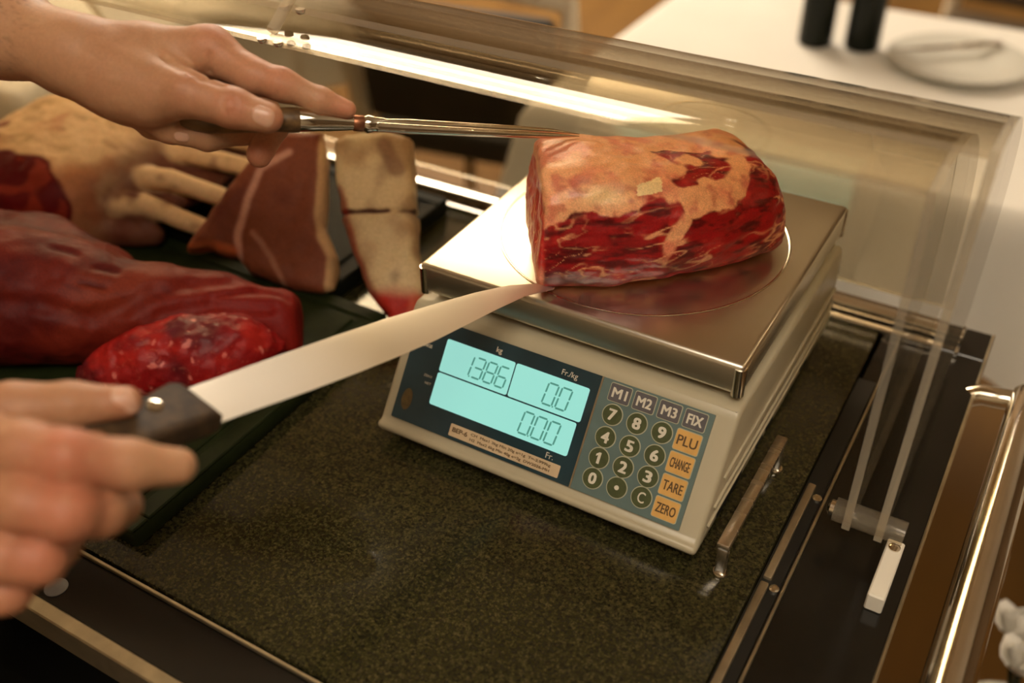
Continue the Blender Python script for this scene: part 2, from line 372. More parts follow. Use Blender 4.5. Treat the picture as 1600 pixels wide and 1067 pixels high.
# ------------------------------------------------------------------ clear hood
HY, HZ = .014, .030
def arc_sheet(name, R, th, a0, a1, x0, x1, parent, n=56):
    V = []; F = []; mi = []
    for i in range(n + 1):
        a = math.radians(a0 + (a1 - a0) * i / n)
        for r in (R, R - th):
            for x in (x0, x1): V.append((x, HY + r * math.cos(a), HZ + r * math.sin(a)))
    for i in range(n):
        b = i * 4; c = b + 4
        F += [[b, b + 1, c + 1, c], [b + 3, b + 2, c + 2, c + 3], [b, c, c + 2, b + 2], [b + 1, b + 3, c + 3, c + 1]]; mi += [0, 0, 1, 1]
    F += [[0, 2, 3, 1], [4 * n, 4 * n + 1, 4 * n + 3, 4 * n + 2]]; mi += [1, 1]
    o = mk(name, V, F, [MT['acry'], MT['edge']], parent, auto=40)
    o.data.polygons.foreach_set('material_index', mi); return o
def end_panel(name, R, a0, a1, x, th, parent, n=40):
    pol = [(x, HY - .010, HZ - .012), (x, HY + .014, HZ - .012)]
    pol += [(x, HY + R * math.cos(math.radians(a0 + (a1 - a0) * i / n)), HZ + R * math.sin(math.radians(a0 + (a1 - a0) * i / n))) for i in range(n + 1)]
    k = len(pol); V = pol + [(p[0] + th, p[1], p[2]) for p in pol]
    F = [list(range(k))[::-1], list(range(k, 2 * k))] + [[i, (i + 1) % k, k + (i + 1) % k, k + i] for i in range(k)]
    o = mk(name, V, F, [MT['acry'], MT['edge']], parent, False)
    o.data.polygons.foreach_set('material_index', [0, 0] + [1] * k); return o
for nm, R, th, a0, a1, xl, xr in (('hood_lid', .260, .004, 3, 95.5, -.630, .343), ('hood_lid', .275, .005, 1, 89.5, -.650, .365)):
    lid = arc_sheet(nm, R, th, a0, a1, xl, xr, tro)
    end_panel('end_panel', R, a0, a1, xr, .0055, lid); end_panel('end_panel', R, a0, a1, xl - .0055, .0055, lid)
    lid['label'] = 'clear curved acrylic sheet' 
    ae = math.radians(a1 - .8)
    for xs in (-.118, -.103):
        lathe('lid_screw', [(.0035, -.002), (.0035, .0), (.0025, .0015)], (xs, HY + (R - th) * math.cos(ae), HZ + (R - th) * math.sin(ae)), MT['chrome'], lid, 14, axis=(0, -math.cos(ae), -math.sin(ae)))
tube('lid_spacer', [(-.11, HY - .018, HZ + .262), (-.11, HY + .012, HZ + .284)], .0042, MT['edge'], tro, 14)
for xs in (.343, -.6355):
    s = 1 if xs > 0 else -1
    tube('hood_pivot', [(xs - .008 * s, HY - .002, HZ - .004), (xs + .040 * s, HY - .002, HZ - .004)], .0085, MT['pivot'], tro, 24)
    lathe('pivot_bolt', [(.006, 0), (.006, .003), (.004, .0045)], (xs - .008 * s, HY - .002, HZ - .004), MT['chrome'], tro, 16, axis=(-s, 0, 0))
hb = box('hinge_bracket', (.3735, -.038, -.003), (.3850, .018, .012), MT['white'], tro, .001, 1)
lathe('bracket_screw', [(.004, 0), (.004, .001), (.0025, .0018)], (.3792, .010, .012), MT['chrome'], hb, 18)

# ------------------------------------------------------------------ scale
sca = thing('weighing_scale', 'cream price-computing scale with steel pan, lit teal display and keypad', 'scale', (.13, .1, 0))
prof = [(-.0665, .012), (-.0685, .0195), (-.0612, .0208), (-.0080, .0940), (-.003, .098), (.236, .098), (.244, .088), (.244, .012)]
prism('body', [(-.003, y, z) for y, z in prof], (.267, 0, 0), MT['cream'], sca, .0036, 3)
box('pan_support', (.02, .012, .0975), (.24, .235, .106), MT['slot'], sca)
pan = box('pan', (0, 0, .1045), (.26, .246, .130), MT['panst'], sca, .0036, 3)
ringp = []
bm = bmesh.new(); NR = 120; RC = (.1297, .1254); vv = []
for i in range(NR):
    a = 2 * math.pi * i / NR
    vv.append([bm.verts.new((RC[0] + r * math.cos(a), RC[1] + r * math.sin(a), z)) for r, z in ((.1128, .1301), (.1134, .1305), (.1144, .1305), (.1150, .1301))])
for i in range(NR):
    for k in range(3): bm.faces.new([vv[i][k], vv[i][k + 1], vv[(i + 1) % NR][k + 1], vv[(i + 1) % NR][k]][::-1])
bmesh.ops.recalc_face_normals(bm, faces=bm.faces)
from_bm('embossed_ring', bm, MT['chrome'], pan)
for cx_, cy_ in ((.0, .0), (.26, .0), (.26, .246), (.0, .246)):
    sx = 1 if cx_ < .1 else -1; sy = 1 if cy_ < .1 else -1
    tube('pan_corner', [(cx_ + sx * .0035, cy_ + sy * .0035, .1035), (cx_ + sx * .0035, cy_ + sy * .0035, .1265)], .0046, MT['chrome'], pan, 16)
    lathe('foot', [(.012, 0), (.013, .003), (.010, .006), (.008, .0135)], (cx_ + sx * .028, cy_ + (sy * .028 if sy < 0 else -.030), 0), MT['rubber'], sca, 24)
for z in (.056, .040, .030):
    tube('side_rib', [(.2645, -.048 + (z - .03) * .9, z - .004), (.2652, -.035 + (z - .03) * .9, z), (.2652, .235, z)], .0012, MT['cream'], sca, 10)
    tube('side_rib', [(-.0035, -.048 + (z - .03) * .9, z - .004), (-.0042, -.035 + (z - .03) * .9, z), (-.0042, .235, z)], .0012, MT['cream'], sca, 10)
box('side_label', (.2635, -.028, .016), (.2648, .020, .027), MT['slot'], sca)
for y in (.052, .075, .16): box('side_vent', (.2635, y, .017), (.2646, y + .014, .025), MT['slot'], sca)
# rear customer display
box('rear_panel', (.008, .2435, .034), (.252, .2447, .096), MT['navy'], sca)
for a, b in ((.014, .090), (.094, .170), (.174, .246)):
    box('rear_display', (a, .2444, .046), (b, .2452, .090), MT['lcdr'], sca)

PO = np.array([.010, -.060, .024]); PT = np.array([0, .048, .066]); PT /= np.linalg.norm(PT)
PX = np.array([1., 0, 0]); PN = np.cross(PX, PT)
def pp(s, t, n=0): return PO + PX * s * .001 + PT * t * .001 + PN * n * .001
def rrect(s0, t0, s1, t1, r=1, k=4):
    out = []
    for cx_, cy_, a0 in ((s1 - r, t1 - r, 0), (s0 + r, t1 - r, 90), (s0 + r, t0 + r, 180), (s1 - r, t0 + r, 270)):
        for i in range(k + 1):
            a = math.radians(a0 + 90 * i / k); out.append((cx_ + r * math.cos(a), cy_ + r * math.sin(a)))
    return out
def plate(name, pts, n0, n1, mt, parent): return prism(name, [pp(s, t, n0) for s, t in pts], PN * (n1 - n0) * .001, mt, parent, smooth=False)
def text_mesh(body, bold=.0, space=1.0):
    cu = bpy.data.curves.new('t', 'FONT'); cu.body = body; cu.offset = bold; cu.space_character = space; cu.resolution_u = 3
    ob = bpy.data.objects.new('t', cu); me = bpy.data.meshes.new_from_object(ob)
    V = np.array([v.co[:] for v in me.vertices]); F = [list(p.vertices) for p in me.polygons]
    bpy.data.objects.remove(ob); bpy.data.curves.remove(cu); bpy.data.meshes.remove(me); return V, F
def ptext(name, body, s, t, h, w, mt, parent, n=1.0, bold=.0, space=1.0):
    V, F = text_mesh(body, 0, space); lo = V.min(0); hi = V.max(0)
    k = h / (hi[1] - lo[1]); kx = k if w is None else w / (hi[0] - lo[0]); c = (lo + hi) / 2; P = []; G = []
    for j, (ds, dt) in enumerate(((0, 0),) if not bold else ((-bold, -bold * .6), (bold, -bold * .6), (0, bold * .6), (-bold, bold * .6), (bold, bold * .6))):
        G += [[i + len(P) for i in f] for f in F]; P += [pp(s + ds + (v[0] - c[0]) * kx, t + dt + (v[1] - c[1]) * k, n + j * .02) for v in V]
    F = G
    return mk(name, P, F, mt, parent, False)
dpan = plate('display_panel', rrect(-3, .5, 153.7, 84, .6), -.4, 1.3, MT['navy'], sca)
kpan = plate('keypad_panel', rrect(155, .5, 238.5, 84, .6), -.4, 1.3, MT['keypad'], sca)
plate('panel_divider', rrect(153.7, .5, 155, 84.2, .2), -.4, 1.7, MT['trim'], sca)
for r in ((26.3, 47, 86, 72.5), (87.2, 47, 147.5, 72.5), (26.3, 20.5, 145.5, 45.8)):
    scr = plate('screen', rrect(*r, 1.6), 1.0, 1.9, MT['lcd'], sca); scr['label'] = 'lit teal LCD window'
SEG = {'0': 'abcdef', '1': 'bc', '3': 'abgcd', '8': 'abcdefg', '6': 'acdefg'}
def digits(txt, s0, s1, t0, t1, dot=None, th=1.35):
    n = len(txt); pw = (s1 - s0) / n; wd = pw * .74; hh = t1 - t0; V = []; F = []
    def quad(ps):
        b = len(V); V.extend([pp(a + .10 * (c - t0), c, 2.05) for a, c in ps]); F.append(list(range(b, b + len(ps))))
    def hor(x0, x1, y): quad([(x0 + .3, y), (x0 + .3 + th / 2, y - th / 2), (x1 - .3 - th / 2, y - th / 2), (x1 - .3, y), (x1 - .3 - th / 2, y + th / 2), (x0 + .3 + th / 2, y + th / 2)])
    def ver(x, y0, y1): quad([(x, y0 + .3), (x + th / 2, y0 + .3 + th / 2), (x + th / 2, y1 - .3 - th / 2), (x, y1 - .3), (x - th / 2, y1 - .3 - th / 2), (x - th / 2, y0 + .3 + th / 2)])
    for i, c in enumerate(txt):
        x0 = s0 + pw * i + .3; x1 = x0 + wd; m_ = t0 + hh / 2
        for g in SEG[c]:
            {'a': lambda: hor(x0, x1, t1), 'd': lambda: hor(x0, x1, t0), 'g': lambda: hor(x0, x1, m_), 'b': lambda: ver(x1, m_, t1),
             'c': lambda: ver(x1, t0, m_), 'f': lambda: ver(x0, m_, t1), 'e': lambda: ver(x0, t0, m_)}[g]()
        if dot == i: quad([(x1 + .5, t0 - .6), (x1 + 1.6, t0 - .6), (x1 + 1.6, t0 + .6), (x1 + .5, t0 + .6)])
    return mk('display_digits', V, F, MT['seg'], sca, False)
digits('1386', 43.5, 84, 51, 66.5, 0); digits('00', 114.5, 136.5, 51, 67, 0); digits('000', 103, 135.5, 24.5, 41, 0)
ptext('lettering', 'kg', 70.5, 76.6, 5.2, None, MT['ink'], dpan, 1.5, .1); ptext('lettering', 'Fr./kg', 129.5, 77.0, 5.4, None, MT['ink'], dpan, 1.5)
ptext('lettering', 'Fr.', 133, 16.4, 4.4, None, MT['ink'], dpan, 1.5); ptext('lettering', 'RANGE', 9.5, 62.3, 2.4, 11, MT['ink'], dpan, 1.5, .12)
ptext('lettering', 'ZERO', 18.5, 40.1, 1.8, 7.5, MT['ink'], dpan, 1.5); ptext('lettering', 'NET', 20.3, 34.6, 1.8, 5.5, MT['ink'], dpan, 1.5)
plate('round_seal', [(6.4 + 4.6 * math.cos(a), 17.5 + 8.6 * math.sin(a)) for a in np.linspace(0, 2 * math.pi, 28, endpoint=False)], 1.2, 1.5, MT['brown'], dpan)
stk = plate('rating_sticker', rrect(49.5, 3.2, 143.5, 12.6, .8), 1.2, 1.6, MT['sticker'], sca)
ptext('lettering', 'BEP-6', 58.5, 8.6, 3.4, 13, MT['inkd'], stk, 1.75, .18)
ptext('lettering', 'CH  Max1 3kg Min 20g e=1g  T=-2.999kg', 102, 9.7, 2.6, 68, MT['inkd'], stk, 1.75, .10)
ptext('lettering', 'H2  Max2 6kg Min 40g e=2g  DW2026-MH', 102, 5.8, 2.6, 68, MT['inkd'], stk, 1.75, .10)
def rkey(txt, s, t, w, h, mt, im, tw, th_, bold):
    k = plate('key', rrect(s - w / 2, t - h / 2, s + w / 2, t + h / 2, 1.2), 1.0, 2.0, mt, sca)
    plate('key_outline', rrect(s - w / 2 - .55, t - h / 2 - .55, s + w / 2 + .55, t + h / 2 + .55, 1.6), 1.1, 1.6, MT['rim'], k)
    ptext('lettering', txt, s, t, th_, tw, im, k, 2.1, bold); k['label'] = 'key marked ' + txt
def ckey(txt, s, t):
    c = [(math.cos(a), math.sin(a)) for a in np.linspace(0, 2 * math.pi, 32, endpoint=False)]
    k = plate('key', [(s + 7.2 * a, t + 7.2 * b) for a, b in c], 1.0, 2.0, MT['keyg'], sca)
    plate('key_outline', [(s + 7.9 * a, t + 7.9 * b) for a, b in c], 1.1, 1.6, MT['rim'], k)
    if txt == '.': plate('lettering', [(s + 1.7 * a, t + 1.7 * b) for a, b in c], 1.9, 2.15, MT['ink'], k); k['label'] = 'round key with a dot'
    elif txt == '1': plate('lettering', [(s + a, t + b) for a, b in ((1.1, -4.1), (1.1, 4.1), (-.5, 4.1), (-2.5, 2.5), (-2.5, .8), (-1.0, 1.9), (-1.0, -4.1))], 1.9, 2.15, MT['ink'], k); k['label'] = 'round key marked 1'
    else: ptext('lettering', txt, s, t, 7.8, {'1': 3.0}.get(txt, 5.2), MT['ink'], k, 2.1, .44 if txt != 'C' else .1); k['label'] = 'round key marked ' + txt
for i, tx in enumerate(('M1', 'M2', 'M3', 'FIX')): rkey(tx, 169.8 + 18.85 * i, 76, 15.6, 12.4, MT['keyp'], MT['ink'], 10.8, 6.8, .28)
for i, tx in enumerate(('PLU', 'CHANGE', 'TARE', 'ZERO')): rkey(tx, 225.8, 60.2 - 16.35 * i, 17.6, 14.2, MT['keyo'], MT['inkd'], 14.2, 6.8, .16)
for r, row in enumerate(('789', '456', '123', '0.C')):
    for c, tx in enumerate(row): ckey(tx, 169.0 + 18.95 * c, (60.4, 43.7, 28.1, 12.9)[r])


def vnoise(P, scale, seed=0):
    Q = P * scale + seed * 17.31
    I = np.floor(Q).astype(np.int64); F = Q - I; F = F * F * (3 - 2 * F)
    def hh(dx, dy, dz):
        x = (I[:, 0] + dx) * 374761393 + (I[:, 1] + dy) * 668265263 + (I[:, 2] + dz) * 2147483647 + seed * 1274126177
        x = (x ^ (x >> 13)) * 1274126177 & 0xffffffff
        x = (x ^ (x >> 16)) * 2246822519 & 0xffffffff
        return ((x ^ (x >> 15)) & 0xffffff) / float(0xffffff)
    r = 0
    for dx in (0, 1):
        for dy in (0, 1):
            for dz in (0, 1):
                w = (F[:, 0] if dx else 1 - F[:, 0]) * (F[:, 1] if dy else 1 - F[:, 1]) * (F[:, 2] if dz else 1 - F[:, 2])
                r = r + w * hh(dx, dy, dz)
    return r * 2 - 1
def fbm(P, scale, octv=3, seed=0):
    s = 0; a = 1; t = 0
    for o in range(octv):
        s = s + a * vnoise(P, scale * 2 ** o, seed + o * 5); t += a; a *= .5
    return s / t
def smin(a, b, k):
    h = np.clip(.5 + .5 * (b - a) / k, 0, 1)
    return b * (1 - h) + a * h - k * h * (1 - h)
def smax(a, b, k): return -smin(-a, -b, k)
def sstep(a, b, x):
    t = np.clip((x - a) / (b - a), 0, 1); return t * t * (3 - 2 * t)
def cone(P, a, b, ra, rb):
    a = np.asarray(a, float); b = np.asarray(b, float); ab = b - a
    t = np.clip((P - a) @ ab / (ab @ ab), 0, 1)
    return np.linalg.norm(P - a - t[:, None] * ab, axis=1) - (ra + (rb - ra) * t)
def ell(P, c, r, A=None):
    q = P - np.asarray(c, float)
    if A is not None: q = q @ np.asarray(A).T
    r = np.asarray(r, float)
    k0 = np.linalg.norm(q / r, axis=1); k1 = np.linalg.norm(q / r ** 2, axis=1) + 1e-9
    return k0 * (k0 - 1) / k1
def chain(P, pts, rad, k=.004):
    f = None
    for i in range(len(pts) - 1):
        c = cone(P, pts[i], pts[i + 1], rad[i], rad[i + 1])
        f = c if f is None else smin(f, c, k)
    return f
def nets(fun, lo, hi, h, margin=1.6, B=8):
    lo = np.asarray(lo, float); hi = np.asarray(hi, float)
    nb = np.ceil((hi - lo) / (h * B)).astype(int); n = nb * B
    ci = np.stack(np.meshgrid(*[np.arange(k) for k in nb], indexing='ij'), -1).reshape(-1, 3)
    fc = fun(lo + (ci * B + (B - 1) / 2) * h)
    F = fc.reshape(nb).repeat(B, 0).repeat(B, 1).repeat(B, 2).copy()
    act = ci[np.abs(fc) < h * B * .87 * margin]
    off = np.stack(np.meshgrid(*[np.arange(B)] * 3, indexing='ij'), -1).reshape(-1, 3)
    G = (act[:, None, :] * B + off[None]).reshape(-1, 3)
    val = np.concatenate([fun(lo + g * h) for g in np.array_split(G, max(1, len(G) // 300000))])
    F[G[:, 0], G[:, 1], G[:, 2]] = val
    s = F < 0; sh = tuple(n - 1)
    cor = [(i, j, k) for i in (0, 1) for j in (0, 1) for k in (0, 1)]
    def cs(A, c): return A[c[0]:c[0] + sh[0], c[1]:c[1] + sh[1], c[2]:c[2] + sh[2]]
    cnt = sum(cs(s, c).astype(np.int8) for c in cor); m = (cnt > 0) & (cnt < 8)
    ijk = np.argwhere(m); idx = -np.ones(sh, np.int64); idx[m] = np.arange(len(ijk))
    acc = np.zeros((len(ijk), 3)); num = np.zeros(len(ijk))
    for a in cor:
        for ax in range(3):
            if a[ax]: continue
            b = list(a); b[ax] = 1
            fa = cs(F, a)[m]; fb = cs(F, b)[m]; d = (fa < 0) != (fb < 0)
            t = np.where(d, fa / np.where(d, fa - fb, 1), 0)
            p = np.tile(np.array(a, float), (len(ijk), 1)); p[:, ax] += t
            acc[d] += p[d]; num[d] += 1
    V = lo + (ijk + acc / num[:, None]) * h
    faces = []
    for ax in range(3):
        u, v = (ax + 1) % 3, (ax + 2) % 3
        a = s; b = np.roll(s, -1, ax); e = a != b
        sl = [slice(1, -1)] * 3; sl[ax] = slice(0, -1)
        g = np.argwhere(e[tuple(sl)]) + np.array([0 if i == ax else 1 for i in range(3)])
        du = np.zeros(3, int); du[u] = 1; dv = np.zeros(3, int); dv[v] = 1
        q = np.stack([idx[tuple((g - o).T)] for o in (du + dv, dv, 0 * du, du)], 1)
        ins = s[tuple(g.T)]
        q[~ins] = q[~ins][:, ::-1]
        faces.append(q[(q >= 0).all(1)])
    Fq = np.concatenate(faces)
    for _ in range(1):
        f0 = fun(V); e = h * .3
        g = np.stack([(fun(V + np.eye(3)[i] * e) - f0) / e for i in range(3)], 1)
        V = V - np.clip(f0, -h, h)[:, None] * g / np.maximum((g * g).sum(1), .2)[:, None]
    return V, Fq


R_AX = math.radians(48.5)
R_U = np.array([math.cos(R_AX), math.sin(R_AX), 0]); R_V = np.array([-math.sin(R_AX), math.cos(R_AX), 0])
R_O = np.array([.0926, .0181, .1305]); R_L = .2
def roast_uvw(P):
    q = P - R_O; return q @ R_U, q @ R_V, q[:, 2]
def roast_sdf(P):
    u, v, w = roast_uvw(P); t = u / R_L
    b = .0455 - .011 * sstep(.4, 1.05, t) + .002 * np.sin(t * 9)
    bul = np.sin(np.clip(t, 0, 1) * math.pi)
    v0 = .027 - .017 * bul; a = .050 + .004 * bul
    q = np.stack([u, v, w], 1)
    n1 = fbm(q, 28, 3, 3); n2 = fbm(q * [[.5, 1, 1.6]], 95, 2, 9)
    w0 = b - .001
    vv = (v - v0) - .10 * (w - w0)
    g = ((np.abs(vv) / a) ** 2.9 + (np.abs(w - w0) / b) ** 2.9 + 1e-9) ** (1 / 2.9)
    f = (g - 1) * .046
    f = smax(f, (-u - .003 * np.sin(w * 60) + .25 * (v + .004)) * .97, .006)
    f = smax(f, u - R_L + .30 * (w - .012), .022)
    f = f - .0035 * n1 - .0011 * n2
    return smax(f, -w, .006)


# ------------------------------------------------------------------ meat
def hexc(r, g, b):
    f = lambda c: ((c / 255 + .055) / 1.055) ** 2.4 if c > 10 else c / 255 / 12.92
    return np.array([f(r), f(g), f(b)])
def mixc(a, b, t): return a * (1 - t[:, None]) + b * t[:, None]
def rgb(V, c): return np.tile(np.asarray(c, float), (len(V), 1))
def sdf_mesh(name, fun, lo, hi, h, mt, colf, parent=None, margin=1.8):
    V, F = nets(fun, lo, hi, h, margin); print(name, len(V)); return mk(name, V, F, mt, parent, True, colf(V))

def roast_col(V):
    u, v, w = roast_uvw(V); q = np.stack([u, v, w], 1)
    wp = q + .006 * np.stack([fbm(q, 60, 2, 21), fbm(q, 60, 2, 22), fbm(q, 60, 2, 23)], 1)
    U, Vv, Wz = wp.T
    red = hexc(152, 18, 22); drk = hexc(92, 8, 12); brt = hexc(188, 38, 34)
    fat = hexc(238, 172, 124); fat2 = hexc(226, 136, 104); pale = hexc(246, 214, 160)
    fib = fbm(q * [[.35, 1.5, 1.5]] + .25 * q[:, [2, 0, 1]], 150, 3, 5)
    c = mixc(rgb(V, red), drk, sstep(-.05, .4, fib)); c = mixc(c, brt, sstep(.1, .5, fbm(q, 70, 3, 31)) * .8)
    # thin marbling running along the grain
    qq = np.stack([u * .28 + w * .16, v, w * 1.0 - u * .22], 1)
    n = np.abs(fbm(qq, 95, 3, 41)); n2 = np.abs(fbm(qq, 170, 2, 43))
    marb = (1 - sstep(.0, .095, n)) * sstep(-.25, .25, fbm(q, 38, 2, 45)); marb = np.maximum(marb, .6 * (1 - sstep(0, .06, n2)) * sstep(0, .3, fbm(q, 45, 2, 47)))
    c = mixc(c, fat, marb * .85)
    # dark lower left muscle
    dk = np.exp(-(((u - .02) / .03) ** 2 + ((w - .014) / .007) ** 2)) + np.exp(-(((u - .09) / .022) ** 2 + ((w - .024) / .009) ** 2))
    c = mixc(c, hexc(66, 26, 16), np.clip(dk, 0, 1) * .75)
    # fat cap: everything above a wandering line
    ub = [-.02, 0, .018, .033, .044, .055, .075, .090, .099, .108, .12, .14, .147, .155, .17, .22]
    wb = [.052, .060, .070, .074, .064, .066, .076, .072, .060, .058, .064, .060, .062, .072, .078, .080]
    lim = np.interp(U, ub, wb) + .004 * fbm(q, 110, 3, 51)
    fm = sstep(-.0012, .0012, Wz - lim)
    fm = np.maximum(fm, sstep(.022, .032, Vv))                                  # top and back are all fat
    tng = 1 - sstep(.7, 1.05, np.hypot((U - .088 + (Wz - .05) * -.42) / .008, (Wz - .050) / .018) + .25 * fbm(q, 130, 2, 53))
    fm = np.maximum(fm, tng * (Vv < .01))
    hole = 1 - sstep(.75, 1.0, np.hypot((U - .116) / .030, (Wz - .0808 + (U - .116) * .13) / .0040) + .28 * fbm(q, 120, 3, 55))
    hole *= (Vv < .012); fm = fm * (1 - hole)
    fn = fbm(q, 55, 4, 61); f2 = fbm(q, 130, 3, 63)
    fc = mixc(rgb(V, fat), fat2, sstep(-.15, .4, fn)); fc = mixc(fc, hexc(206, 112, 86), sstep(.15, .55, f2) * .65)
    blot = np.exp(-(((u - .064) / .018) ** 2 + ((w - .078) / .006) ** 2)) + np.exp(-(((u - .024) / .012) ** 2 + ((w - .083) / .007) ** 2)) + .8 * np.exp(-(((u - .135) / .02) ** 2 + ((w - .066) / .006) ** 2))
    fc = mixc(fc, hexc(176, 72, 62), np.clip(blot, 0, 1) * sstep(-.2, .3, f2 + fn) * .9)
    fc = mixc(fc, pale, np.clip(np.exp(-(((u - .040) / .016) ** 2 + ((w - .079) / .006) ** 2)) * 1.2, 0, 1) * .7)
    sq = (np.abs(u - .0735 - (w - .079) * .4) < .0095) & (np.abs(w - .0795) < .0028); fc[sq] = pale
    fc = fc * (1 + .10 * fbm(q, 300, 2, 65))[:, None]; c = c * (1 + .22 * fbm(q * [[.5, 1, 1.6]], 240, 2, 67))[:, None]
    c = mixc(c, fc, fm)
    # fat rim along the bottom and around the cut end
    c = mixc(c, fat, (1 - sstep(.002, .006, w + .003 * fbm(q, 90, 2, 71))) * .65)
    ue = u - .25 * (v + .004)
    endm = 1 - sstep(.0015, .004, ue + .001 * fbm(q, 150, 2, 73))
    ec = mixc(rgb(V, hexc(196, 40, 34)), fat, sstep(.15, .3, np.abs(fbm(q * [[1, 1.2, .35]], 120, 2, 75))) * 0 + (1 - sstep(0, .10, np.abs(fbm(q * [[1, 1.4, .25]], 150, 2, 77)))) * .8)
    ec = mixc(ec, fat, sstep(.076, .080, w)); ec = mixc(ec, fat2, 1 - sstep(.020, .032, w))
    return mixc(c, ec, endm)
o = sdf_mesh('beef_roast', roast_sdf, R_O - np.array([.08, .02, .006]), R_O + np.array([.18, .23, .115]), .001, MT['meat'], roast_col)
tag(o, 'trimmed block of red beef with orange fat cap lying on the steel scale pan', 'meat')

BT = .018     # board top
def hitp(f, x, y, d0=.55):
    r = at(x, y, 1) - CAM_C; r = r / np.linalg.norm(r); t = d0
    for _ in range(90): t += float(f(np.array([CAM_C + r * t]))[0]) * .8
    return CAM_C + r * t
LGR = []
def zc(*rows): return [on_z(x, y, z) for x, y, z, r in rows], [r for x, y, z, r in rows]
def lean_sdf(P):
    f = chain(P, *zc((-170, 430, .072, .060), (-60, 450, .070, .058), (40, 466, .066, .054), (130, 476, .061, .047), (240, 486, .053, .037), (340, 490, .047, .031), (432, 500, .044, .027)), .02)
    f = smin(f, chain(P, *zc((-80, 390, .056, .045), (60, 408, .054, .040), (160, 436, .050, .032)), .02), .025)
    f = smin(f, cone(P, on_z(300, 540, .034), on_z(455, 530, .034), .017, .016), .010)
    f = f - .0035 * fbm(P, 22, 3, 5) - .0014 * fbm(P, 90, 2, 8)
    for (a, b, w, dp) in LGR: f = f + dp * np.exp(-(cone(P, a, b, 0, 0) / w) ** 2)
    cut = (P - on_z(466, 500, .05)) @ np.array([.83, .55, .06]); f = smax(f, cut, .006)
    return smax(f, BT - P[:, 2], .008)
L2 = []
for w, dp, pl in ((.006, .005, [(-20, 470), (70, 478), (140, 496), (190, 480), (240, 455), (300, 444), (360, 440)]), (.004, .003, [(80, 385), (118, 396)]), (.0035, .0025, [(152, 418), (182, 424)]),
                  (.0035, .0025, [(125, 440), (162, 448)]), (.005, .004, [(250, 492), (330, 478), (420, 482)]), (.004, .003, [(330, 462), (400, 456), (450, 468)])):
    q = [hitp(lean_sdf, *p) for p in pl]; L2 += [(a, b, w, dp) for a, b in zip(q[:-1], q[1:])]
LGR.extend(L2)
def lean_col(V):
    c = rgb(V, hexc(104, 28, 16)); n = fbm(V, 26, 3, 11); c = mixc(c, hexc(78, 12, 10), sstep(-.2, .4, n))
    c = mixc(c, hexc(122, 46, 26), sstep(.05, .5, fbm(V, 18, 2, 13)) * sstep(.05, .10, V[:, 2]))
    c = mixc(c, hexc(128, 20, 14), sstep(-.22, -.15, V[:, 0]) * .7)
    sv = np.min(np.stack([cone(V, a, b, 0, 0) for a, b, w, dp in LGR[:2]]), 0); c = mixc(c, hexc(150, 92, 72), (1 - sstep(.001, .0035, sv)) * .6)
    dk = np.min(np.stack([cone(V, a, b, 0, 0) for a, b, w, dp in LGR[6:9]]), 0); c = mixc(c, hexc(70, 8, 8), (1 - sstep(.001, .004, dk)) * .8)
    return mixc(c, hexc(74, 10, 10), sstep(.35, .6, fbm(V * [[.5, 1.6, 1]], 60, 2, 17)) * .5)
o = sdf_mesh('beef_joint', lean_sdf, (-.58, -.25, .012), (-.11, .05, .16), .002, MT['meatd'], lean_col)
tag(o, 'large smooth dark red lean joint at the left, nearest the lower hand', 'meat', 'raw meats on the trolley')
def fil_sdf(P):
    f = chain(P, *zc((140, 588, .032, .010), (172, 578, .038, .017), (230, 562, .043, .0245), (305, 548, .045, .0275), (375, 540, .043, .0240), (436, 532, .038, .0130)), .014)
    f = smin(f, cone(P, on_z(200, 590, .034), on_z(340, 575, .034), .017, .020), .012)
    f = f - .004 * fbm(P, 30, 3, 25) - .0018 * fbm(P, 110, 2, 28)
    f = np.minimum(f, cone(P, on_z(136, 592, .027), on_z(158, 586, .03), .008, .007))
    f = smax(f, .0006 - lean_sdf(P), .002)      # pressed against the joint, not into it
    return smax(f, BT - P[:, 2], .006)
def fil_col(V):
    c = rgb(V, hexc(136, 16, 18)); c = mixc(c, hexc(92, 18, 26), sstep(-.1, .35, fbm(V, 30, 3, 31)))
    c = mixc(c, hexc(168, 30, 24), sstep(.1, .5, fbm(V * [[1, 1, 2]], 34, 3, 33)) * .8)
    c = mixc(c, hexc(112, 50, 62), sstep(.1, .5, fbm(V * [[1.2, .6, 1]], 30, 2, 35)) * .5)
    r = np.abs(fbm(V, 70, 2, 37)); c = mixc(c, hexc(214, 140, 110), (1 - sstep(0, .02, r)) * .15)
    return mixc(c, hexc(214, 120, 110), sstep(.62, .75, fbm(V, 160, 1, 39)) * .7)
o = sdf_mesh('beef_fillet', fil_sdf, (-.262, -.195, .012), (-.075, .0, .09), .0014, MT['meatf'], fil_col)
tag(o, 'small bright red fillet piece lying in front of the dark lean joint', 'meat', 'raw meats on the trolley')
RIBS = [[tuple(np.array(on_z(*p)) - np.array([.045, -.006, 0])) for p in q] for q in (
    ((205, 246, .078), (290, 238, .082), (425, 272, .058)), ((190, 278, .070), (265, 280, .074), (375, 318, .050)),
    ((165, 322, .054), (225, 318, .060), (325, 360, .038)), ((240, 215, .086), (320, 205, .088), (440, 238, .066)))]
def ribd(P): return [np.minimum(cone(P, a, b, .013, .0105), cone(P, b, c, .0105, .0095)) for a, b, c in RIBS]
RK = np.array([.045, -.006, 0])
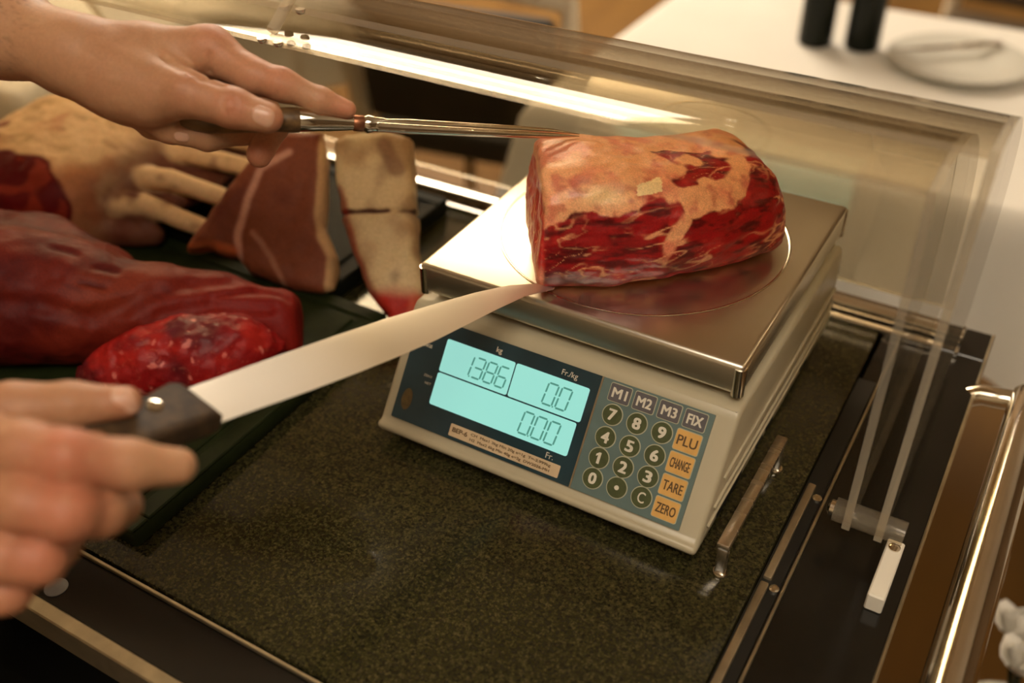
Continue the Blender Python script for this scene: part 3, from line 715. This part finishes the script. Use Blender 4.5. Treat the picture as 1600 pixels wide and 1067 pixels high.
def rack_sdf(P):
    P = P - RK
    f = ell(P, (-.535, .10, .064), (.115, .125, .054)); f = smin(f, cone(P, (-.60, .005, .058), (-.49, .020, .052), .044, .038), .03)
    f = smin(f, cone(P, (-.47, .03, .036), (-.43, .20, .052), .024, .030), .035)
    f = smin(f, cone(P, (-.50, -.012, .030), (-.40, .045, .030), .013, .012), .012)
    sh = ell(P, (-.415, .12, .050), (.03, .085, .014)); f = smin(f, sh, .01)
    f = f - .004 * fbm(P, 26, 3, 45) - .0012 * fbm(P, 90, 2, 48)
    for r in ribd(P): f = smin(f, r - .0008 * fbm(P, 60, 2, 49), .007)
    return smax(f, BT - P[:, 2], .006)
def rack_col(V):
    V = V - RK
    fat = hexc(222, 182, 132); c = mixc(rgb(V, fat), hexc(190, 128, 84), sstep(-.1, .45, fbm(V, 24, 3, 51)))
    c = mixc(c, hexc(160, 120, 76), sstep(.1, .5, fbm(V * [[1, 2, 1]], 40, 3, 53)) * .6)
    c = mixc(c, hexc(120, 20, 14), sstep(.28, .42, fbm(V, 17, 3, 55)) * .9)
    e = np.linalg.norm((V - np.array([-.512, -.020, .068])) / [.066, .060, .048], axis=1) + .10 * fbm(V, 40, 2, 57)
    c = mixc(c, hexc(96, 8, 8), 1 - sstep(.93, 1.0, e)); c = mixc(c, hexc(190, 74, 42), (1 - sstep(.10, .2, np.abs(fbm(V, 28, 2, 59)))) * (e < .9) * .35)
    rd = np.min(np.stack(ribd(V)), 0); x = V[:, 0]
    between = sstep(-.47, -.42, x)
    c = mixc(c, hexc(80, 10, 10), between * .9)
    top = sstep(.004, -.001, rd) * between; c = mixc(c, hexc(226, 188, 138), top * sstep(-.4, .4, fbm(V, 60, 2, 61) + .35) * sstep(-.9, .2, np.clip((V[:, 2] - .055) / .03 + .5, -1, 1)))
    return c
o = sdf_mesh('rib_rack', rack_sdf, (-.63, -.066, .012), (-.215, .255, .14), .002, MT['meatd'], rack_col)
tag(o, 'fat-covered rib rack with bare rib bones and round red eye, under the upper hand', 'meat', 'raw meats on the trolley')
def poly2(u, v, pts):
    """signed distance to a 2-D polygon"""
    d = np.full(len(u), 1e9); ins = np.zeros(len(u), bool); n = len(pts)
    for i in range(n):
        ax, ay = pts[i]; bx, by = pts[(i + 1) % n]; ex, ey = bx - ax, by - ay
        t = np.clip(((u - ax) * ex + (v - ay) * ey) / (ex * ex + ey * ey), 0, 1)
        d = np.minimum(d, np.hypot(u - ax - t * ex, v - ay - t * ey))
        c = ((ay > v) != (by > v)); ins ^= c & (u < (bx - ax) * (v - ay) / (by - ay + 1e-12) + ax)
    return np.where(ins, -d, d)
class Face:
    """inclined cut face of a piece: origin on the board, leaning back by elev"""
    def __init__(s, px, py, z, az, elev, outline):
        s.o = on_z(px, py, z); a, e = math.radians(az), math.radians(elev)
        s.n = np.array([math.cos(a) * math.cos(e), math.sin(a) * math.cos(e), math.sin(e)])
        s.x = np.cross([0, 0, 1], s.n); s.x /= np.linalg.norm(s.x); s.y = np.cross(s.n, s.x)
        s.pts = [tuple(s.uv(np.array([s.hit(*p)]))[0]) for p in outline]
    def hit(s, x, y):
        r = at(x, y, 1) - CAM_C; return CAM_C + r * ((s.o - CAM_C) @ s.n) / (r @ s.n)
    def uv(s, P): q = P - s.o; return np.stack([q @ s.x, q @ s.y], 1)
    def row(s, x, y): return s.uv(np.array([s.hit(x, y)]))[0]
    def sdf(s, P, th, k, flare=0):
        q = P - s.o; w = q @ s.n; c = s.uv(P); f = poly2(c[:, 0], c[:, 1], s.pts) + flare * np.minimum(w, 0)
        f = smax(f, w, k); return smax(f, -w - th, k)
VF = Face(430, 448, .030, -60, 46, [(278, 388), (300, 350), (352, 278), (398, 226), (430, 196), (506, 196), (512, 250), (508, 310), (506, 350), (522, 395), (524, 452), (500, 462), (452, 452), (420, 440), (380, 424), (362, 398), (318, 384)])
def veal_sdf(P):
    f = VF.sdf(P, .042, .014) + .002
    f = f - .0035 * fbm(P, 24, 3, 65) - .001 * fbm(P, 90, 2, 68)
    return smax(f, BT - P[:, 2], .005)
def seg_d(c, pts):
    d = np.full(len(c), 1e9)
    for (a, b) in zip(pts[:-1], pts[1:]):
        a = np.asarray(a); e = np.asarray(b) - a; t = np.clip((c - a) @ e / (e @ e), 0, 1); d = np.minimum(d, np.linalg.norm(c - a - t[:, None] * e, axis=1))
    return d
def veal_col(V):
    c = mixc(rgb(V, hexc(124, 66, 42)), hexc(98, 44, 30), sstep(-.2, .4, fbm(V, 20, 3, 71))); q = VF.uv(V); wb = q + .003 * np.stack([fbm(V, 40, 2, 72), fbm(V, 40, 2, 73)], 1)
    R = VF.row
    d = seg_d(wb, [R(452, 238), R(405, 262), R(385, 310), R(372, 360), R(372, 400)]); c = mixc(c, hexc(204, 150, 128), (1 - sstep(.0015, .0055, d)) * .85)
    d = seg_d(wb, [R(395, 360), R(425, 400), R(445, 445)]); c = mixc(c, hexc(180, 126, 100), (1 - sstep(.001, .004, d)) * .7)
    d = seg_d(wb, [R(505, 210), R(500, 320), R(505, 370), R(520, 400), R(516, 450)]); c = mixc(c, hexc(214, 172, 124), (1 - sstep(.003, .007, d)) * .85)
    d = seg_d(wb, [R(278, 390), R(318, 380), R(362, 394)]); return mixc(c, hexc(196, 104, 62), (1 - sstep(.002, .007, d)) * .8)
o = sdf_mesh('veal_rump', veal_sdf, (-.40, .01, .012), (-.10, .27, .17), .0018, MT['meatd'], veal_col)
tag(o, 'brownish-pink rump piece with a pale sinew, between the ribs and the pale slab', 'meat', 'raw meats on the trolley')
SF = Face(628, 515, .022, -62, 46, [(514, 215), (535, 200), (600, 196), (640, 208), (648, 300), (652, 380), (664, 450), (664, 520), (655, 560), (612, 562), (602, 490), (574, 458), (548, 395), (530, 340), (522, 280)])
def slab_sdf(P):
    f = SF.sdf(P, .038, .012) + .001
    d = seg_d(SF.uv(P), [SF.row(530, 332), SF.row(650, 326)]); f = f + .0025 * np.exp(-(d / .0022) ** 2)
    f = f - .0030 * fbm(P, 28, 3, 85) - .001 * fbm(P, 90, 2, 88)
    return smax(f, BT - (BT - .001) * sstep(-.150, -.125, P[:, 0]) - P[:, 2], .005)
def slab_col(V):
    c = mixc(rgb(V, hexc(196, 172, 132)), hexc(160, 128, 92), sstep(-.2, .4, fbm(V, 26, 3, 91)))
    c = mixc(c, hexc(128, 100, 76), sstep(.2, .5, fbm(V, 34, 2, 93)) * .6); q = SF.uv(V); q = q + .003 * np.stack([fbm(V, 50, 2, 72), fbm(V, 50, 2, 73)], 1); R = SF.row
    c = mixc(c, hexc(70, 36, 26), (1 - sstep(.001, .0028, seg_d(q, [R(530, 328), R(648, 326)]))) * sstep(-.3, .15, fbm(V, 90, 1, 97)))
    c = mixc(c, hexc(110, 70, 52), (1 - sstep(.004, .010, seg_d(q, [R(600, 225), R(618, 262)]))) * .6)
    c = mixc(c, hexc(156, 34, 22), sstep(.004, -.012, q[:, 1] - R(620, 452)[1] + .006 * fbm(V, 45, 2, 99)))
    c = mixc(c, hexc(186, 92, 62), (1 - sstep(.003, .009, seg_d(q, [R(640, 520), R(650, 470)]))) * .5)
    return mixc(c, hexc(126, 36, 26), (1 - sstep(.006, .012, seg_d(q, [R(520, 300), R(545, 400), R(575, 470), R(595, 500)]))) * .75)
o = sdf_mesh('fat_slab', slab_sdf, (-.30, .02, -.006), (-.035, .268, .16), .0016, MT['meatd'], slab_col)
tag(o, 'pale fat-covered strip of meat with a red end, beside the scale', 'meat', 'raw meats on the trolley')

# boards under the meat
def board(name, x0, y0, x1, y1, mt, label):
    t = thing(name, label, 'cutting board', ((x0 + x1) / 2, (y0 + y1) / 2, 0))
    box('slab', (x0, y0, .0005), (x1, y1, BT - .0022), mt, t, .003, 2)
    g = .016; gw = .006
    bm = bmesh.new()
    bm_box(bm, (x0 + g + gw, y0 + g + gw, BT - .003), (x1 - g - gw, y1 - g - gw, BT), .001, 1); from_bm('raised_field', bm, mt, t)
    for a, b in (((x0, y0), (x1, y0 + g)), ((x0, y1 - g), (x1, y1)), ((x0, y0 + g), (x0 + g, y1 - g)), ((x1 - g, y0 + g), (x1, y1 - g))):
        box('rim_strip', (a[0] + .0006, a[1] + .0006, BT - .003), (b[0] - .0006, b[1] - .0006, BT), mt, t, .001, 1)
board('cutting_board', -.60, -.245, -.083, .058, MT['board'], 'dark green cutting board with juice groove under the lean red joints')
board('cutting_board', -.60, .062, -.152, .262, MT['boardk'], 'black cutting board behind, under the rib rack and pale strip')

# ------------------------------------------------------------------ carving knife
PU = [(283, 612), (360, 584), (440, 555), (520, 527), (600, 500), (680, 476), (740, 459), (795, 447), (842, 444), (866, 450)]
PL = [(345, 660), (400, 640), (480, 612), (560, 582), (620, 558), (680, 532), (730, 507), (775, 484), (820, 463), (862, 453)]
DT = float((on_z(866, 451, .1345) - CAM_C) @ CAM_R[2]); IT, IB = 1 / DT, 1 / .545
def kd(x, y):
    c = 314 - 2.4 * 186; s = (x - (y - 450) * 2.4 - c) / (866 - c); return 1 / (IB + (IT - IB) * s)
def kp(x, y): return at(x, y, kd(x, y))
kn = thing('carving_knife', 'long carving knife with wide steel blade and dark riveted wooden handle, tip under the beef', 'knife', tuple(kp(250, 650)))
U3 = [kp(*p) for p in PU]; L3 = [kp(*p) for p in PL]
kax = (U3[-1] + L3[-1] - U3[0] - L3[0]); kax /= np.linalg.norm(kax); kw = L3[0] - U3[0]; kw -= kax * (kw @ kax); kw /= np.linalg.norm(kw)
knm = np.cross(kax, kw); knm *= np.sign(knm[2])
V = []; n = len(PU)
for i in range(n):
    mid = U3[i] * .8 + L3[i] * .2
    V += [U3[i], mid + knm * .0012, L3[i], mid - knm * .0012, U3[i] + knm * .0009, U3[i] - knm * .0009]
F = []
for i in range(n - 1):
    a = i * 6; b = a + 6
    for p, q in ((4, 1), (1, 2), (2, 3), (3, 5), (5, 4)): F.append([a + p, a + q, b + q, b + p])
F += [[4, 5, 3, 2, 1], [(n - 1) * 6 + k for k in (4, 1, 2, 3, 5)]]
bm = bmesh.new(); vs = [bm.verts.new(v) for v in V]
for f in F: bm.faces.new([vs[i] for i in f])
bmesh.ops.recalc_face_normals(bm, faces=bm.faces); bmesh.ops.delete(bm, geom=[v for v in bm.verts if not v.link_faces], context='VERTS')
from_bm('blade', bm, MT['blade'], kn, auto=25)
HU = [(283, 612), (262, 610), (225, 632), (170, 655), (110, 690), (40, 735)]; HL = [(345, 660), (338, 664), (300, 678), (240, 700), (175, 745), (100, 800)]
hu = [kp(*p) for p in HU]; hl = [kp(*p) for p in HL]
prism('handle', [p - knm * .0085 for p in hu + hl[::-1]], knm * .017, MT['wood'], kn, .0035, 3)
for fx in ((240, 651), (150, 700)):
    c = kp(*fx); lathe('rivet', [(.0042, -.0095), (.0042, .0092), (.003, .0096)], tuple(c), MT['chrome'], kn, 20, axis=knm)

# ------------------------------------------------------------------ carving fork
FD0, FD1 = 1 / .660, 1 / .728
def fp(x, y, dd=0): return at(x, y, 1 / (FD0 + (FD1 - FD0) * (x - 450) / 455) + dd)
fk = thing('carving_fork', 'two-pronged steel carving fork with brown wooden handle, tines resting on the beef', 'fork', tuple(fp(450, 187)))
hp = [(282, 184), (290, 185), (330, 188), (380, 188), (430, 187), (462, 187.5), (467, 187.5)]
tube('handle', [fp(p[0], p[1], max(0, (400 - p[0]) * .00022)) for p in hp], [.0045, .0075, .0086, .0080, .0078, .0083, .0080], MT['forkwood'], fk, 28)
tube('ferrule', [fp(x, y) for x, y in ((465, 187.5), (468, 187.5), (500, 189), (530, 190.5), (552, 192))], [.0070, .0076, .0068, .0060, .0050], MT['chrome'], fk, 28)
tube('bolster_band', [fp(x, y) for x, y in ((551, 192), (553, 192), (566, 192.8), (568, 193))], [.0050, .0054, .0054, .0050], MT['copper'], fk, 24)
tube('shank', [fp(x, y) for x, y in ((567, 193), (574, 193.5), (584, 194), (600, 195))], [.0046, .0062, .0054, .0050], MT['chrome'], fk, 24)
for dy, dd in ((-3.5, .004), (4.5, -.004)):
    pts = [(590, 195 + dy * .7), (640, 197 + dy), (720, 201 + dy), (800, 205 + dy), (860, 208 + dy * .9), (905, 211 + dy * .4)]
    tube('prong', [fp(x, y, dd) for x, y in pts], [.0034, .0034, .0031, .0027, .0020, .0004], MT['chrome'], fk, 14)

# ------------------------------------------------------------------ the carver's arms
per = thing('person', 'bare forearms and hands of a carver holding a fork and a knife', 'person', (-.62, -.30, FLOOR))
def skin_col(spots, arm):
    base = hexc(186, 140, 106); red = hexc(186, 112, 86)
    def f(V):
        c = mixc(rgb(V, base), hexc(168, 120, 88), sstep(-.3, .4, fbm(V, 22, 3, 3)) * .7)
        for p, r, a in spots: c = mixc(c, red, a * np.exp(-((V - p) ** 2).sum(1) / r ** 2))
        c = mixc(c, hexc(196, 150, 116), sstep(.2, .6, fbm(V, 160, 2, 5)) * .3)
        if arm is not None:   # fine dark hair on the forearm
            t = sstep(arm[1], arm[2], V @ arm[0]); hn = fbm(V @ arm[3] * [[.3, 1, 1]], 760, 2, 7)
            c = mixc(c, hexc(86, 58, 40), t * sstep(.1, .5, hn) * .42)
        return c
    return f
def nail(P0, nrm, ax, L, Wd, sdf, parent, lift=.0006):
    """patch wrapped on the finger: centre, outward direction, long axis"""
    nrm = nrm / np.linalg.norm(nrm); ax = ax - nrm * (ax @ nrm); ax /= np.linalg.norm(ax); si = np.cross(nrm, ax)
    n = 13; G = []
    for i in range(n):
        for j in range(n):
            a = -1 + 2 * i / (n - 1); b = -1 + 2 * j / (n - 1)
            k = (1 - .28 * abs(a) ** 3); G.append(P0 + ax * a * L * (1 - .25 * abs(b) ** 2.5) + si * b * Wd * k + nrm * .004)
    G = np.array(G)
    for _ in range(14):
        f0 = sdf(G); e = 1e-4
        G = G - nrm * np.clip(f0, -.0015, .0015)[:, None] * .8
    q = np.array([(i, j) for i in range(n) for j in range(n)]); rim = np.maximum(np.abs(q[:, 0] - 6), np.abs(q[:, 1] - 6)) / 6
    T = G + nrm * np.where(rim > .99, -.0008, lift)[:, None]
    F = [[i * n + j, (i + 1) * n + j, (i + 1) * n + j + 1, i * n + j + 1] for i in range(n - 1) for j in range(n - 1)]
    mk('fingernail', T, F, MT['nail'], parent)
CAMF = CAM_R[2]; CAMU = CAM_R[1]; CAMX = CAM_R[0]
A = at
# upper arm (left hand) ------------------------------------------------
UPALM = [([A(-620, -210, .80), A(-300, -75, .72), A(0, 44, .672), A(118, 88, .655)], [.046, .041, .0285, .0225])]
def up_palm(P):
    f = chain(P, *UPALM[0], .02)
    f = smin(f, chain(P, [A(118, 86, .657), A(220, 84, .660), A(328, 80, .662)], [.0215, .0185, .0150], .01), .02)
    f = smin(f, chain(P, [A(120, 95, .665), A(230, 92, .680), A(322, 88, .688)], [.0200, .0180, .0145], .01), .012)
    f = smin(f, chain(P, [A(120, 100, .672), A(230, 110, .698), A(312, 110, .708)], [.0180, .0170, .0135], .01), .012)
    f = smin(f, cone(P, A(170, 125, .652), A(235, 152, .650), .0200, .0185), .018)
    return smin(f, ell(P, A(215, 140, .668), (.030, .022, .022)), .02)
UF = [  # thumb, index, middle, ring, little
    ([A(190, 128, .650), A(290, 146, .640), A(364, 168, .638), A(418, 184, .641)], [.0180, .0145, .0122, .0100]),
    ([A(328, 80, .662), A(395, 119, .658), A(440, 132, .657), A(500, 156, .663), A(543, 171, .667)], [.0145, .0115, .0104, .0080, .0058]),
    ([A(322, 88, .688), A(400, 150, .700), A(428, 195, .692), A(405, 242, .683)], [.0135, .0108, .0100, .0086]),
    ([A(312, 105, .700), A(378, 175, .702), A(380, 202, .688), A(325, 212, .673), A(262, 206, .664)], [.0130, .0105, .0100, .0095, .0078]),
    ([A(285, 120, .708), A(330, 178, .702), A(320, 200, .688), A(270, 205, .680), A(238, 202, .676)], [.0120, .0092, .0088, .0080, .0068]),
]
GRV = []
def up_sdf(P):
    pl = up_palm(P); f = pl
    for i, (p, r) in enumerate(UF): f = np.minimum(f, smin(pl, chain(P, p, r, .005), .010 if i else .014))
    # skin folds
    n = .0004 * fbm(P, 120, 2, 3)
    for c, r in ((A(366, 164, .626), .0035),): n = n - .0007 * np.exp(-(np.linalg.norm(P - c, axis=1) / .006) ** 2) * np.sin(((P - c) @ CAMX) * 2600)
    for (a, b, w, dp) in GRV: n = n - dp * np.exp(-(cone(P, a, b, 0, 0) / w) ** 2)
    return f - n
G2 = []
for w, dp, pl in ((.0022, .0042, [(258, 90), (285, 106), (315, 122), (345, 132)]), (.0016, .0016, [(328, 84), (327, 112), (330, 128)]), (.0012, .0009, [(312, 92), (310, 112)]),
                  (.0012, .0010, [(262, 100), (290, 118)]), (.0011, .0010, [(352, 150), (347, 163), (354, 178)]), (.0011, .0010, [(362, 148), (371, 160), (364, 178)]), (.0009, .0007, [(357, 148), (359, 176)]),
                  (.0010, .0007, [(440, 108), (446, 124)]), (.0010, .0007, [(448, 112), (453, 128)]), (.0009, .0006, [(432, 106), (437, 120)]), (.0010, .0008, [(431, 142), (428, 152)]), (.0010, .0006, [(490, 143), (494, 156)])):
    q = [hitp(up_sdf, *p) for p in pl]; G2 += [(a, b, w, dp) for a, b in zip(q[:-1], q[1:])]
GRV.extend(G2)
pts = np.array([p for l in [UPALM[0]] + UF for p in l[0]])
spu = [(A(364, 168, .628), .012, .6), (A(300, 140, .628), .016, .25), (A(335, 60, .65), .016, .5), (A(440, 125, .65), .012, .45), (A(540, 172, .66), .014, .55), (A(405, 240, .68), .014, .8), (A(430, 190, .635), .010, .5), (A(400, 110, .65), .02, .35)]
fd = A(118, 88, .655) - A(-300, -75, .72); fd /= np.linalg.norm(fd); _, fu, fw = frame_of(fd); FM = np.stack([fd, fu, fw], 1)
V, F = nets(up_sdf, pts.min(0) - .05, pts.max(0) + .035, .0016)
ua = mk('left_arm', V, F, MT['skin'], per, True, skin_col(spu, (-fd, float(-fd @ A(130, 90, .655)), float(-fd @ A(20, 50, .67)), FM))(V))
ua['label'] = 'bare left forearm and hand gripping the fork'
nail(hitp(up_sdf, 411, 180), -CAMF + .10 * CAMU, A(440, 190, .630) - A(390, 172, .630), .0072, .0064, up_sdf, ua)
nail(hitp(up_sdf, 284, 214), -CAMF - .35 * CAMU, A(262, 208, .66) - A(300, 213, .66), .0050, .0036, up_sdf, ua)
# lower arm (right hand) -----------------------------------------------
LPALM = [([A(-760, 1080, .47), A(-420, 900, .462), A(-230, 800, .468)], [.044, .034, .028])]
def lo_palm(P):
    f = chain(P, *LPALM[0], .02)
    for a, b, r in (((-230, 770, .475), (-55, 690, .462), .0165), ((-230, 800, .466), (-60, 770, .452), .0165), ((-230, 830, .460), (-70, 850, .452), .0155), ((-230, 850, .460), (-95, 920, .458), .0140)):
        f = smin(f, cone(P, A(*a), A(*b), .020, r), .014)
    return smin(f, cone(P, A(-220, 760, .490), A(-80, 670, .500), .020, .0165), .02)
LF = [
    ([A(-90, 675, .500), A(20, 638, .502), A(110, 634, .506), A(196, 628, .512)], [.0155, .0130, .0118, .0082]),
    ([A(-55, 690, .462), A(35, 702, .450), A(105, 716, .448), A(205, 726, .462), A(278, 728, .474)], [.0150, .0130, .0128, .0112, .0086]),
    ([A(-60, 770, .452), A(40, 785, .444), A(105, 800, .445), A(160, 800, .462), A(192, 790, .478)], [.0150, .0128, .0126, .0108, .0090]),
    ([A(-70, 850, .452), A(10, 866, .448), A(62, 872, .452), A(90, 850, .470), A(80, 820, .485)], [.0140, .0120, .0116, .0100, .0085]),
    ([A(-95, 920, .458), A(-30, 925, .456), A(12, 922, .460), A(35, 895, .475), A(20, 865, .486)], [.0125, .0104, .0102, .0088, .0076]),
]
def lo_sdf(P):
    pl = lo_palm(P); f = pl
    for p, r in LF: f = np.minimum(f, smin(pl, chain(P, p, r, .005), .012))
    return f - .0004 * fbm(P, 120, 2, 3)
pts = np.array([p for l in [LPALM[0]] + LF for p in l[0]])
spl = [(A(100, 705, .44), .020, .8), (A(105, 795, .44), .018, .8), (A(55, 870, .44), .018, .7), (A(205, 620, .505), .014, .4), (A(10, 925, .45), .016, .5)]
V, F = nets(lo_sdf, pts.min(0) - .05, pts.max(0) + .04, .0017)
la = mk('right_arm', V, F, MT['skin'], per, True, skin_col(spl, None)(V)); la['label'] = 'bare right hand holding the knife'
nail(hitp(lo_sdf, 192, 617, .42), CAMU * .75 - CAMF * .65, A(215, 626, .512) - A(150, 630, .51), .0062, .0048, lo_sdf, la)

# ------------------------------------------------------------------ the dining room behind
tz = -.10
def clothed_table(x0, x1, y0, y1, tl, cl, hang=.24, NX=80, NY=60):
    mx_, my_ = (x0 + x1) / 2, (y0 + y1) / 2
    tb = thing('dining_table', tl, 'table', (mx_, my_, FLOOR), 'dining tables')
    box('table_top', (x0 + .01, y0 + .01, tz - .03), (x1 - .01, y1 - .01, tz - .006), MT['chairw'], tb, .004)
    for x in (x0 + .07, x1 - .08):
        for y in (y0 + .08, y1 - .07): tube('leg', [(x, y, FLOOR), (x, y, tz - .03)], [.022, .032], MT['chairw'], tb, 16)
    xs = np.concatenate([np.full(9, x0), np.linspace(x0, x1, NX), np.full(9, x1)]); ys = np.concatenate([np.full(9, y0), np.linspace(y0, y1, NY), np.full(9, y1)])
    dx = np.concatenate([np.linspace(1, .1, 9), np.zeros(NX), np.linspace(.1, 1, 9)]); dy = np.concatenate([np.linspace(1, .1, 9), np.zeros(NY), np.linspace(.1, 1, 9)])
    X, Y = np.meshgrid(xs, ys, indexing='ij'); DX, DY = np.meshgrid(dx, dy, indexing='ij'); dr = np.maximum(DX, DY)
    Z = tz - dr * hang; sgx = np.where(X < mx_, -1, 1); sgy = np.where(Y < my_, -1, 1)
    fold = .022 * dr * np.sin(Y * 34 + 1); X = X + sgx * (DX > 0) * (.010 + fold + .03 * DX); fold = .022 * dr * np.sin(X * 30); Y = Y + sgy * (DY > 0) * (.010 + fold + .03 * DY)
    ni, nj = X.shape; I = np.arange(ni * nj).reshape(ni, nj)
    F = np.stack([I[:-1, :-1], I[1:, :-1], I[1:, 1:], I[:-1, 1:]], -1).reshape(-1, 4)
    tag(mk('tablecloth', np.stack([X, Y, Z], -1).reshape(-1, 3), F, MT['cloth']), cl, 'tablecloth', 'white tablecloths')
clothed_table(-.33, 1.06, .76, 1.43, 'wooden table under the white cloth with the plate and bottles', 'white cloth draped over the table with the plate and bottles')
clothed_table(-1.95, -1.06, .38, 1.15, 'wooden table under the white cloth behind the left forearm', 'white cloth glimpsed behind the left forearm at the upper left')
pc = on_z(1495, 104, tz)
lathe('plate', [(.03, .002), (.06, .002), (.066, .006), (.11, .014), (.1115, .016), (.108, .0165), (.068, .009), (.058, .005), (.001, .0045)], tuple(pc), MT['china'])
tag(bpy.data.objects['plate'], 'round pale china plate on the white tablecloth', 'plate')
k = thing('table_knife', 'dark-looking table knife lying across the far side of the plate', 'knife', tuple(on_z(1480, 74, tz)))
ka, kb = on_z(1405, 78, tz + .02), on_z(1565, 68, tz + .02); kz = np.array([0, 0, .001])
tube('knife_blade', [ka, ka * .7 + kb * .3, ka * .45 + kb * .55], [.002, .008, .007], MT['steel'], k, 12, sy=.15, upv=(0, 0, 1))
tube('knife_handle', [ka * .45 + kb * .55, ka * .3 + kb * .7, kb], [.005, .007, .006], MT['steel'], k, 12, sy=.6, upv=(0, 0, 1))
for (px, py), lb, hh in (((1272, 68), 'dark bottle on the white table, left one of the pair', .24), ((1345, 75), 'dark bottle on the white table, right one beside the plate', .25)):
    c = on_z(px, py, tz); t = thing('bottle', lb, 'bottle', tuple(c), 'dark bottles')
    lathe('bottle_body', [(.024, 0), (.028, .003), (.029, .01), (.029, hh * .6), (.024, hh * .7), (.012, hh * .8), (.011, hh)], tuple(c), MT['bottle'], t, 28)
    lathe('cap', [(.012, hh - .004), (.013, hh), (.013, hh + .025), (.011, hh + .028)], tuple(c), MT['chrome'], t, 20)
def chair(name, label, loc, ang, upm, scale=1.0):
    t = thing(name, label, 'chair', loc, 'dining chairs'); ca, sa = math.cos(ang), math.sin(ang)
    def T(p): return (loc[0] + scale * (p[0] * ca - p[1] * sa), loc[1] + scale * (p[0] * sa + p[1] * ca), loc[2] + scale * p[2])
    def bxs(n, lo, hi, mt, bev):
        bm = bmesh.new(); bm_box(bm, lo, hi, bev, 3)
        for v in bm.verts: v.co = Vector(T(v.co))
        return from_bm(n, bm, mt, t)
    bxs('seat', (-.21, -.21, .42), (.21, .21, .48), upm, .02)
    # backrest on the -y side
    bm = bmesh.new(); bm_box(bm, (-.19, -.245, .50), (.19, -.205, .74), .015, 3)
    for v in bm.verts: v.co = Vector(T((v.co[0], v.co[1] - (v.co[2] - .5) * .18, v.co[2])))
    from_bm('backrest', bm, upm, t)
    for s in (-1, 1):
        tube('back_post', [T((s * .215, -.225, 0)), T((s * .215, -.215, .46)), T((s * .222, -.29, .80))], [.016, .020, .015], MT['chairw'], t, 14)
        tube('leg', [T((s * .19, .19, 0)), T((s * .19, .19, .43))], [.014, .020], MT['chairw'], t, 14)
    tube('top_rail', [T((-.23, -.285, .775)), T((-.1, -.298, .79)), T((.1, -.298, .79)), T((.23, -.285, .775))], .016, MT['chairw'], t, 12)
    return t
chair('dining_chair', 'dark upholstered chair with pale wooden frame left of the white table', (-.66, 1.25, FLOOR), math.radians(8), MT['chairk'], 1.06)
chair('dining_chair', 'brown upholstered chair at the far side of the white table', (.22, 2.12, FLOOR), math.radians(172), MT['brownseat'])
# pale flowers standing low at the right edge
fl = thing('flower_bunch', 'pale cream blossoms at the lower right corner beyond the steel rail', 'flowers', (.545, .30, FLOOR))
tube('vase', [(.545, .30, FLOOR), (.545, .30, FLOOR + .10), (.545, .30, FLOOR + .30), (.545, .30, FLOOR + .36)], [.05, .075, .06, .07], MT['china'], fl, 24)
for i, (dx_, dy_, dz_) in enumerate([(-.03, -.05, .52), (.03, -.03, .54), (0, .03, .56), (-.04, .01, .50), (.05, .03, .50), (.0, -.07, .48)]):
    c = np.array([.545 + dx_, .30 + dy_, FLOOR + dz_]); tube('stem', [(.545, .30, FLOOR + .34), tuple(c)], .003, MT['board'], fl, 8)
    Vp = []; Fp = []
    for kx in range(9):
        a = kx * 2.4; el = .25 + .13 * kx; d = np.array([math.cos(a) * math.cos(el), math.sin(a) * math.cos(el), math.sin(el)]); s = np.array([-math.sin(a), math.cos(a), 0]); up = np.cross(d, s)
        b = len(Vp)
        for r in range(5):
            for q in range(5):
                tt = r / 4; w_ = (q - 2) / 2; Vp.append(c + d * (.035 * tt) + s * w_ * .016 * math.sin(math.pi * (.12 + .8 * tt)) + up * (.010 * tt * tt + .006 * w_ * w_))
        Fp += [[b + r * 5 + q, b + r * 5 + q + 1, b + r * 5 + q + 6, b + r * 5 + q + 5] for r in range(4) for q in range(4)]
    mk('blossom', Vp, Fp, MT['cloth'], fl)
